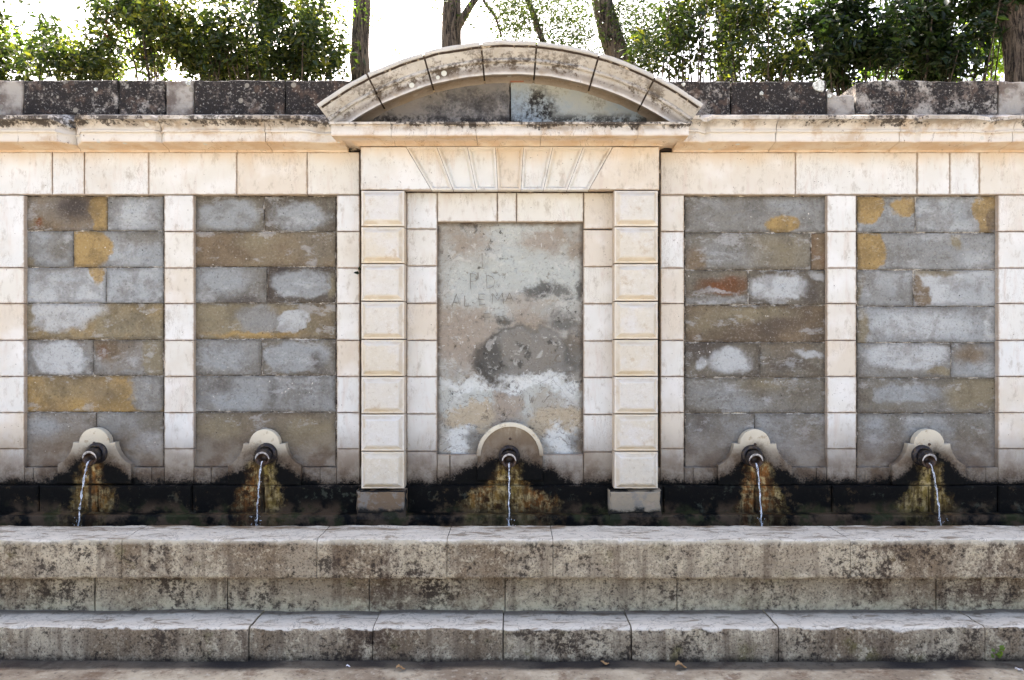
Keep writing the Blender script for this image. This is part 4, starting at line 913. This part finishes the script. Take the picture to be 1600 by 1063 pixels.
for i, (a, c) in enumerate(zip(*(lambda q: (q[:-1], q[1:]))([-350, -60, 185, 390, 583, 786, 986, 1215, 1537, 1760, 1930]))):
    o = sweep_x('step_block', step, (a-800)/F*4.2+.003, (c-800)/F*4.2-.003, sp, M['step'], .018, .005, 8, edge=swavy)
    o.location.z += (0, 0, .004, -.002, .003, -.004, 0, .004, .006, 0)[i]; o.location.y += (0, .012, -.004, .006, 0, .006, -.003, 0, .004, 0)[i]

# ------------------------------------------------------------------ spouts
def lathe(name, prof, parent, loc, m, seg=28, smooth=True, tilt=0):
    vs = []; fs = []; k = len(prof)
    for i in range(seg):
        a = i/seg*math.tau
        for y, r in prof: vs.append((r*math.cos(a), y, r*math.sin(a)))
    for i in range(seg):
        for j in range(k-1): p_ = i*k+j; q_ = ((i+1) % seg)*k+j; fs.append((p_, p_+1, q_+1, q_))
    o = link(name, mesh(name, vs, fs, smooth), parent, loc, m); o.rotation_euler.x = tilt; return o
def plate_outline(cx, cy, s=1.0):
    pts = []
    R_ = 24*s
    half = [(0, 0)]
    right = [(cx+math.sin(a)*R_, cy+25-math.cos(a)*R_) for a in [math.radians(q) for q in (0, 15, 30, 45, 60, 75, 88)]]
    right += [(cx+33, cy+23.5), (cx+34, cy+30), (cx+37, cy+38), (cx+42, cy+46), (cx+49, cy+53), (cx+57, cy+57.5), (cx+57.5, cy+64), (cx+57.5, cy+88)]
    left = [(2*cx-x, y) for x, y in reversed(right[1:])]
    return right, left
def extr(name, outline, p, thick, m, parent, bev=.004, **props):
    """outline clockwise on the picture (= survey y down) -> extruded plate with chamfered edge"""
    pw = [(X(a, p), Z(b, p)) for a, b in outline]; k = len(pw)
    area = sum(pw[i][0]*pw[(i+1) % k][1]-pw[(i+1) % k][0]*pw[i][1] for i in range(k))
    if area < 0: pw.reverse()
    bm = bmesh.new(); vv = [bm.verts.new((x, -p, z)) for x, z in pw]; f = bm.faces.new(vv)
    r = bmesh.ops.extrude_face_region(bm, geom=[f]); nv_ = [g for g in r['geom'] if isinstance(g, bmesh.types.BMVert)]
    bmesh.ops.translate(bm, verts=nv_, vec=(0, thick, 0)); bmesh.ops.recalc_face_normals(bm, faces=bm.faces)
    fe = [e for e in bm.edges if all(abs(v.co.y+p) < 1e-6 for v in e.verts)]
    bmesh.ops.bevel(bm, geom=fe, offset=bev, segments=2, affect='EDGES', profile=.5)
    c = Vector((sum(a for a, b in pw)/k, -p, sum(b for a, b in pw)/k)); bmesh.ops.translate(bm, verts=bm.verts, vec=-c)
    me = bpy.data.meshes.new(name); bm.to_mesh(me); bm.free()
    return link(name, me, parent, c-WX(parent), m, **props)
SPO = [(141, 712, 147, 668, 'first spout from the left, bronze pipe on a scrolled cream plate, stream leaning left', .2),
       (410.5, 713, 413, 670, 'bronze spout on a scrolled cream plate, between the leftmost panel and the left quoins', .5),
       (795.5, 716, 797, 661, 'middle bronze spout under a rounded stone arch below the plaster panel', 1),
       (1180.5, 716, 1180, 670, 'bronze spout on a speckled cream plate, nearest to the right of the quoins', .6),
       (1451, 716, 1452, 670, 'last spout on the right, bronze pipe on a plate with a green tinge', .4)]
SLB = ['water falling from the leftmost bronze spout', 'water falling from the second spout from the left', 'water falling straight from the middle spout under the arch',
       'water falling from the spout right of the quoins', 'water falling from the rightmost bronze spout']
for i, (sx, sy_, cx, cy, lab, st) in enumerate(SPO):
    pf = .030
    PS = .11       # mouth plane, metres before the wall
    wx, wz = X(sx, PS), Z(sy_, PS)
    t = thing('water_spout', lab, 'spout', (wx, -pf, wz), 'bronze spouts along the fountain wall')
    if i != 2:
        right, left = plate_outline(cx, cy); extr('back_plate', right+left, pf, .05, M['plate'], t, stain=float(st))
    else:
        R_ = 51; a_ = [math.radians(q) for q in range(-90, 91, 10)]
        out = [(cx+math.sin(a)*R_, cy+52-math.cos(a)*R_) for a in a_]+[(cx+R_, cy+90), (cx-R_, cy+90)]
        extr('back_plate', out, pf+.012, .07, M['plate'], t, .006, stain=2.3)
        k_ = []
        for a in a_: k_.append((cx+math.sin(a)*(R_+.0), cy+52-math.cos(a)*R_))
        ring_ = [(cx+math.sin(a)*(R_+1.5), cy+52-math.cos(a)*(R_+1.5)) for a in a_]+[(cx+math.sin(a)*(R_-5), cy+52-math.cos(a)*(R_-5)) for a in reversed(a_)]
        extr('arch_moulding', ring_, pf+.022, .04, M['plate'], t, .003, stain=0.0)
    hl = lathe('bolt_hole', [(-.001, .0), (-.001, .0085), (.006, .0095)], t, (X(cx, pf)-wx, -.003-(.012 if i == 2 else 0), Z(cy+24.5, pf)-wz), M['rust'], 12)
    L = PS-pf
    lathe('flange', [(.0, .068), (-.012, .066), (-.020, .058), (-.026, .052), (-.030, .050)], t, (0, 0.0 if i != 2 else -.012, .004), M['bronze'])
    lathe('pipe', [(0, .047), (-.03, .045), (-.045, .047), (-.050, .052), (-.058, .053), (-.064, .047), (-L, .046), (-L-.008, .048), (-L-.012, .046)], t, (0, 0, 0), M['bronze'], tilt=math.radians(8))
    # worn bright upper lip: a crescent round the mouth, and the wet throat
    vs = []; fs = []; k = 14
    for j in range(k+1):
        a = math.radians(-5+190*j/k); th = .011*math.sin(math.pi*j/k)**.6+.002
        for rr, yy in ((.0435, -L-.012), (.0435-th, -L-.0125), (.0435-th, -L+.03)): vs.append((rr*math.cos(a), yy, rr*math.sin(a)))
    for j in range(k):
        for q in range(2): a = j*3+q; fs.append((a, a+1, a+4, a+3))
    lp = link('spout_lip', mesh('spout_lip', vs, fs, True), t, (0, 0, 0), M['lip']); lp.rotation_euler.x = math.radians(8)
    lathe('throat', [(-L-.010, .0455), (-L-.008, .034), (-L+.05, .032), (-L+.05, 0)], t, (0, 0, 0), M['rust'], tilt=math.radians(8))
    # crusted lower lip
    vs = []; fs = []; ns = 8
    for j in range(7):
        z = -.030-.0065*j*.9; rr = .026*(1-j/7)**.4
        for q in range(ns): a = q/ns*math.tau; vs.append((rr*math.cos(a)*(1+.2*mnoise.noise(Vector((a, j, i)))), -L+.002+rr*.45*math.sin(a), z))
    for j in range(6):
        for q in range(ns): r2 = (q+1) % ns; fs.append((j*ns+q, j*ns+r2, (j+1)*ns+r2, (j+1)*ns+q))
    fs.append(tuple(range(6*ns, 7*ns))); link('lime_crust', mesh('lime_crust', vs, fs, True), t, (0, 0, 0), M['rust'])
    # stream: ballistic, twisting rope of water
    vx = (-.06, -.05, 0, .04, .05)[i]*.0; v0 = (.50, .44, .38, .46, .52)[i]
    z0 = wz-.028; y0 = -PS-.004; zend = .515; T_ = math.sqrt(2*(z0-zend)/9.8); n_ = 64; vs = []; fs = []; ns = 8
    for j in range(n_+1):
        tt = T_*(j/n_)**.75; z = z0-4.9*tt*tt; y = y0-v0*tt*.95; x = wx+.003*math.sin(j*.5+i)*j/n_
        r0 = .0056*(1-.22*j/n_); tw = z*38+i
        pin = max(.28, 1+.25*math.sin(z*83+i*2)*(j/n_)+.95*mnoise.noise(Vector((z*46, i*5, 0)))*(.3+j/n_))
        for q in range(ns):
            a = q/ns*math.tau; ex = r0*pin*math.cos(a)*1.15; ey = r0*pin*math.sin(a)*.65; ca, sa = math.cos(tw), math.sin(tw)
            vs.append((x+ex*ca-ey*sa, y+ex*sa+ey*ca, z))
    for j in range(n_):
        for q in range(ns): r2 = (q+1) % ns; fs.append((j*ns+r2, j*ns+q, (j+1)*ns+q, (j+1)*ns+r2))
    fs.append(tuple(range(ns))); fs.append(tuple(n_*ns+q for q in reversed(range(ns))))
    c = Vector((wx, y0, z0)); vs = [tuple(Vector(v)-c) for v in vs]
    dv = []; df = []
    yl_ = y0-v0*T_*.95
    for q in range(34):
        low = q < 22
        rr = random.uniform(.0013, .0034); a = random.uniform(0, math.tau); rad_ = random.uniform(.0, .05) if low else random.uniform(.004, .012)
        jz = random.uniform(.53, .635) if low else random.uniform(.62, wz-.08); tt = math.sqrt(2*(z0-jz)/9.8)
        c0 = Vector((wx+rad_*math.cos(a), (yl_ if low else y0-v0*tt*.95)+rad_*.6*math.sin(a), jz))-c; k0 = len(dv)
        for d_ in ((1, 0, 0), (0, 1, 0), (-1, 0, 0), (0, -1, 0), (0, 0, 1.5), (0, 0, -1.5)): dv.append(tuple(c0+Vector(d_)*rr))
        for f_ in ((0, 1, 4), (1, 2, 4), (2, 3, 4), (3, 0, 4), (1, 0, 5), (2, 1, 5), (3, 2, 5), (0, 3, 5)): df.append(tuple(k0+g for g in f_))
    ws = tag(link('water_stream', mesh('water_stream', vs, fs, True), None, c, M['stream']), SLB[i], 'water jet', 'jets of water from the spouts')
    link('spray', mesh('spray', dv, df, True), ws, (0, 0, 0), M['stream'])

# ------------------------------------------------------------------ trees and shrubs on the terrace
def leaf_mesh(name, cen, per, spread, size, asp=.42, tint=(0, 1), flat=1.0, matn='evergreen_leaf', droop=.3):
    n = len(cen)*per
    C = np.repeat(np.asarray(cen, float), per, 0)+rng.normal(0, 1, (n, 3))*spread*np.array([1, 1, .85])
    d = rng.normal(0, 1, (n, 3)); d[:, 2] = d[:, 2]*.6-droop; d /= np.linalg.norm(d, axis=1)[:, None]
    u = np.cross(d, rng.normal(0, 1, (n, 3))+np.array([0, 0, 1.2])); u /= np.linalg.norm(u, axis=1)[:, None]+1e-9
    nn = np.cross(u, d); s = size*rng.uniform(.5, 1.5, n)[:, None]
    b = C; l = C+d*s*.45+u*s*asp*.5+nn*s*.07; t = C+d*s-nn*s*.08; r = C+d*s*.45-u*s*asp*.5+nn*s*.07
    V = np.stack([b, l, t, r], 1).reshape(-1, 3); F_ = np.arange(n*4).reshape(-1, 4)
    tri = np.stack([F_[:, [0, 1, 2]], F_[:, [0, 2, 3]]], 1).reshape(-1, 3)
    me = bpy.data.meshes.new(name); me.vertices.add(len(V)); me.vertices.foreach_set('co', V.astype(np.float32).ravel())
    me.loops.add(len(tri)*3); me.loops.foreach_set('vertex_index', tri.astype(np.int32).ravel())
    me.polygons.add(len(tri)); me.polygons.foreach_set('loop_start', np.arange(0, len(tri)*3, 3, dtype=np.int32)); me.polygons.foreach_set('loop_total', np.full(len(tri), 3, np.int32))
    me.update(calc_edges=True)
    cl = np.repeat(rng.uniform(0, 1, len(cen)), per); tv = np.clip(tint[0]+(tint[1]-tint[0])*(.55*cl+.45*rng.uniform(0, 1, n))**1.25, 0, 1)
    at = me.attributes.new('tint', 'FLOAT', 'POINT'); at.data.foreach_set('value', np.repeat(tv, 4).astype(np.float32))
    me.materials.append(M[matn]); return me
def tube(path, m=10, amp=.06, seed=0, st=.05):
    """path: list of (Vector, radius) -> verts, faces; bark-like uneven tube"""
    P = []
    for (a, ra), (b, rb) in zip(path[:-1], path[1:]):
        k = max(1, int((b-a).length/st))
        for j in range(k): t = j/k; P.append((a.lerp(b, t), ra+(rb-ra)*t))
    P.append(path[-1]); vs = []; fs = []
    for i, (c, r) in enumerate(P):
        t = (P[min(i+1, len(P)-1)][0]-P[max(i-1, 0)][0]).normalized(); u = t.cross(Vector((0, 1, .01))).normalized(); v = t.cross(u)
        for q in range(m):
            a = q/m*math.tau; rr = r*(1+amp*(mnoise.noise(Vector((math.cos(a)*2+seed, math.sin(a)*2, c.z*3)))*1.6+mnoise.noise(Vector((math.cos(a)*7, math.sin(a)*7+seed, c.z*2.5)))))
            vs.append(tuple(c+u*math.cos(a)*rr+v*math.sin(a)*rr))
    for i in range(len(P)-1):
        for q in range(m): r2 = (q+1) % m; fs.append((i*m+q, i*m+r2, (i+1)*m+r2, (i+1)*m+q))
    fs.append(tuple(range(m-1, -1, -1))); fs.append(tuple((len(P)-1)*m+q for q in range(m)))
    return vs, fs
def PT(px, py, y): # terrace point at wall distance y behind the wall
    return Vector((X(px, -y), y, Z(py, -y)))
def tubes(name, paths, parent, origin, m=8, amp=.06):
    V = []; Fc = []
    for i, p in enumerate(paths):
        vs, fs = tube(p, m, amp, i*3.3); o = len(V); V += vs; Fc += [tuple(a+o for a in f) for f in fs]
    V = [tuple(Vector(v)-origin) for v in V]
    return link(name, mesh(name, V, Fc, True), parent, origin-WX(parent), M['bark'])
def shrub(label, y, ells, per, size, matn, tint=(0, 1), density=1.0, asp=.42, name='shrub', cat='shrub', zspread=1.0, gap=.0):
    cen = []; 
    for cx, cy, rx, ry in ells:
        c = PT(cx, cy, y); a = rx/F*(D+y); b = ry/F*(D+y); k = int(density*a*b*1250)+8
        while k > 0:
            q = rng.normal(0, 1, 3); q /= np.linalg.norm(q); q *= rng.uniform(0, 1)**.38
            p = (c.x+q[0]*a, c.y+q[1]*zspread*.55, c.z+q[2]*b)
            if mnoise.noise(Vector((p[0]*3.1, p[1]*2, p[2]*3.1))) < gap-.06: k -= .05; continue
            cen.append(p); k -= 1
    cxm = float(np.mean([c[0] for c in cen])); org = Vector((cxm, y, TZ)); t = thing(name, label, cat, org, None)
    cen2 = np.array(cen)-np.array(org)
    link('foliage', leaf_mesh('foliage', cen2, per, .055, size, asp, tint, matn=matn), t, (0, 0, 0))
    paths = []
    for c in random.sample(cen, min(len(cen), 22)):
        e = Vector(c); s = Vector((org.x+(e.x-org.x)*.55+random.uniform(-.1, .1), y, TZ)); mid_ = s.lerp(e, .5)+Vector((random.uniform(-.05, .05), 0, .1))
        paths.append([(s, .012), (mid_, .008), (e, .004)])
    tubes('stem', paths, t, org, 5, .02); return t
E = [(0, 1)]
shrub('dark leafy bush at the left end above the parapet', 1.9, [(10, 95, 74, 46), (0, 40, 50, 50), (80, 92, 46, 40), (-90, 70, 70, 60), (30, 20, 40, 20), (120, 112, 30, 24)], 12, .062, 'evergreen_leaf', (0, .84), 1.15, gap=.02)
shrub('bush with yellow-green leaves and reddish shoots above the first light parapet block', 2.0, [(185, 80, 44, 54), (235, 50, 62, 56), (300, 92, 74, 50), (290, 30, 64, 44), (145, 100, 36, 34), (190, 10, 40, 24)], 12, .058, 'evergreen_leaf', (.1, 1), 1.25, gap=0.0)
shrub('dense bush right of centre of the left hedge, beside the slim split trunk', 2.1, [(400, 56, 80, 66), (450, 92, 84, 44), (490, 70, 56, 48), (340, 100, 60, 34), (380, 4, 74, 30), (470, 16, 62, 26)], 12, .058, 'evergreen_leaf', (.0, .93), 1.25, gap=0.0)
shrub('light loose bush right of the leaning trunk', 2.0, [(1080, 70, 50, 64), (1040, 80, 38, 50), (1110, 26, 60, 44), (1008, 90, 34, 36), (1060, 10, 50, 26)], 12, .056, 'evergreen_leaf', (.0, .9), .62, gap=.06)
shrub('leafy bush around the half hidden trunk', 1.9, [(1170, 80, 54, 50), (1200, 30, 56, 46), (1230, 100, 50, 30), (1150, 20, 40, 30)], 12, .058, 'evergreen_leaf', (0, .93), 1.05, gap=.03)
shrub('dense dark bush above the chipped parapet block', 1.8, [(1300, 70, 60, 56), (1350, 100, 60, 34), (1370, 36, 70, 52), (1290, 10, 56, 34)], 13, .066, 'dark_leaf', (0, 1), 1.35, gap=0.0)
shrub('tall dark green bush left of the thick right trunk', 1.8, [(1440, 60, 66, 66), (1500, 20, 70, 40), (1480, 100, 60, 30), (1545, 30, 34, 34), (1520, 70, 34, 34)], 13, .074, 'dark_leaf', (.05, .95), 1.2, gap=.03)
shrub('sunlit lime leaves glimpsed low through the left end of the hedge', 4.6, [(20, 75, 50, 40), (150, 95, 50, 30), (250, 60, 60, 30)], 10, .07, 'bright_leaf', (0, .8), .35, gap=.05)
shrub('bright sunlit yellow-green foliage glimpsed beside the thick right trunk', 5.5, [(1530, 85, 50, 46), (1400, 100, 60, 30), (1560, 40, 30, 40)], 12, .08, 'bright_leaf', (0, 1), .8, gap=.04)
shrub('large bush past the left edge of the picture', 2.2, [(-220, 70, 90, 70), (-320, 60, 90, 70)], 12, .06, 'evergreen_leaf', (0, .85), .9)
shrub('large bush past the right edge of the picture', 2.2, [(1720, 70, 90, 70), (1830, 60, 90, 70)], 12, .066, 'dark_leaf', (0, .9), .9)
def tree(label, y, paths, crown, per=10, size=.04, matn='pinnate_leaf', dens=.5, tint=(0, 1), m=20, asp=.42):
    tr = [[(PT(px, py, y), w_/2/F*(D+y)) for px, py, w_ in p] for p in paths]
    b = tr[0][0][0].copy(); b.z = TZ; tr[0] = [(b, tr[0][0][1]*1.25)]+tr[0]
    t = thing('tree', label, 'tree', b)
    tubes('trunk', tr[:1], t, b, m, .09)
    for p in tr[1:]: tubes('branch', [p], t, b, 10, .05)
    cen = []
    for cx, cy, rx, ry, n_ in crown:
        c = PT(cx, cy, y)
        for _ in range(n_):
            q = rng.normal(0, 1, 3); q /= np.linalg.norm(q); q *= rng.uniform(0, 1)**.4; cen.append((c.x+q[0]*rx/F*(D+y)-b.x, q[1]*.5, c.z+q[2]*ry/F*(D+y)-b.z))
    if cen: link('crown', leaf_mesh('crown', cen, per, .05, size, asp, tint, matn=matn), t, (0, 0, 0))
tree('slim upright trunk with a split base left of the pediment', 2.6, [[(563, 112, 30), (563, 60, 27), (565, 0, 26), (566, -300, 22)], [(556, 125, 14), (552, 95, 12), (549, 84, 5)]],
     [(530, 30, 40, 34, 40), (620, 110, 26, 20, 10), (563, 32, 18, 14, 22), (575, 8, 16, 10, 8), (560, -190, 160, 90, 160)], matn='bright_leaf', size=.035)
tree('forked trunk rising behind the left half of the pediment arch', 2.8, [[(706, 110, 32), (705, 60, 30), (705, 35, 30), (706, 0, 27), (708, -300, 20)], [(706, 60, 14), (722, 30, 13), (736, 8, 11), (748, -8, 10), (790, -60, 6)], [(752, -6, 5), (760, 8, 5), (775, 28, 4), (784, 58, 3)]],
     [(680, 8, 40, 12, 6), (650, 20, 30, 20, 4), (810, 42, 48, 22, 150), (795, 20, 44, 18, 110), (820, 4, 70, 12, 110), (745, 30, 40, 24, 20), (660, 6, 60, 10, 30), (700, -190, 170, 90, 160)], size=.036, asp=.36)
tree('leaning furrowed trunk behind the right half of the pediment arch', 2.7, [[(990, 135, 40), (968, 92, 38), (956, 60, 35), (944, 20, 33), (938, -10, 32), (900, -300, 24)], [(856, 100, 12), (850, 70, 9), (838, 36, 9), (828, 8, 8), (815, -20, 8)]],
     [(885, 50, 36, 20, 80), (910, 70, 40, 14, 80), (870, 30, 60, 24, 100), (990, 40, 50, 44, 320), (905, 5, 80, 16, 150), (1015, 76, 34, 32, 220), (880, 84, 50, 10, 60), (960, -190, 170, 90, 160)], size=.036, asp=.36)
tree('dark trunk half hidden by the leafy bush', 3.0, [[(1134, 125, 28), (1135, 60, 26), (1132, 0, 25), (1130, -300, 20)]], [(1140, -190, 170, 90, 140), (1120, 10, 70, 20, 20)], size=.045)
tree('thick pale-barked trunk at the right edge', 1.5, [[(1604, 140, 58), (1600, 80, 54), (1596, 30, 58), (1588, -20, 64), (1580, -300, 50)]], [(1600, -230, 200, 110, 160)], size=.05, m=28)
tree('thin trunk inside the left hedge', 2.9, [[(413, 125, 12), (415, 40, 11), (417, 0, 11), (420, -250, 8)]], [(330, 5, 30, 10, 6), (420, -150, 130, 70, 90)], size=.045)

# ------------------------------------------------------------------ small loose things
def dryleaf(x, y, z, s, rot, label, m='dry'):
    vs = []; k = 9; fs = []
    for i in range(k+1):
        t = i/k; wd = math.sin(math.pi*t)**.7*.32*(1+.3*math.sin(i*2.3)); zz = .18*math.sin(t*5+rot)
        vs += [((t-.5)*s, -wd*s, (zz+.22*wd)*s+.1*s), ((t-.5)*s, 0, zz*s+.06*s), ((t-.5)*s, wd*s, (zz+.4*wd)*s+.1*s)]
    for i in range(k):
        for q in range(2): a = i*3+q; fs.append((a, a+1, a+4, a+3))
    o = link('dry_leaf' if m == 'dry' else 'paper_scrap', mesh('dry_leaf', vs, fs), None, (x, y, z), M[m]); o.rotation_euler.z = rot
    sm = o.modifiers.new('thickness', 'SOLIDIFY'); sm.thickness = .0015
    tag(o, label, 'leaf' if m == 'dry' else 'litter'); return o
def G(px, py): d = CZ*F/(py-531.5); return (px-800)/F*d, d-D
for px, py, s, r, lb in ((626, 1046, .05, .4, 'pale curled dry leaf on the ground left of centre'), (945, 1038, .045, 2.9, 'thin brown dry leaf against the step right of centre'),
                         (1064, 1043, .065, .2, 'largest crumpled brown leaf on the ground right of centre')):
    x, y = G(px, py); dryleaf(x, y, .002, s, r, lb)
x, y = G(1592, 1049); dryleaf(x, y, .004, .05, 1.0, 'white scrap of paper at the right corner of the ground', 'paper')
x, y = G(544, 1043); dryleaf(x, y, .004, .022, .3, 'tiny white scrap on the ground left of the pale dry leaf', 'paper')
# seedling on the step
def tuft(label, loc, n_, size, spread, matn='bright_leaf', name='weed', cat='plant', up=.6):
    t = thing(name, label, cat, loc)
    cen = rng.normal(0, 1, (n_, 3))*spread; cen[:, 1] = -np.abs(cen[:, 1])-.004
    link('leaves', leaf_mesh('leaves', cen, 3, spread*.25, size, .8, (0, .6), matn=matn, droop=-up), t, (0, 0, 0))
    paths = [[(Vector(loc)+Vector((0, 0, -spread)), .0016), (Vector(loc)+Vector(c), .001)] for c in cen[:6]]; tubes('stem', paths, t, Vector(loc), 4, .02)
tuft('small bright green seedling growing from the front of the step', Vector((X(1558, .83), sy-.012, .045)), 7, .022, .016)
tuft('tiny fern sprouting from the joint left of the left quoins', Vector((X(563, .03), -.03, Z(424, .03))), 3, .03, .010, 'dark_leaf', 'fern', 'plant')
def twig(px, py, p, lab, path):
    o = Vector((X(px, p), -p, Z(py, p))); t = thing('dry_twig', lab, 'twig', o)
    tubes('stalk', [[(o+Vector(a), .0022), (o+Vector(b), .0016), (o+Vector(c), .001)] for a, b, c in path], t, o, 5, .02)
twig(1408, 178, .12, 'dry straw stalk standing on the cornice in front of the dark parapet', [((0, 0, 0), (.02, 0, .09), (.035, -.01, .14)), ((.01, 0, .04), (.03, 0, .10), (.03, 0, .15))])
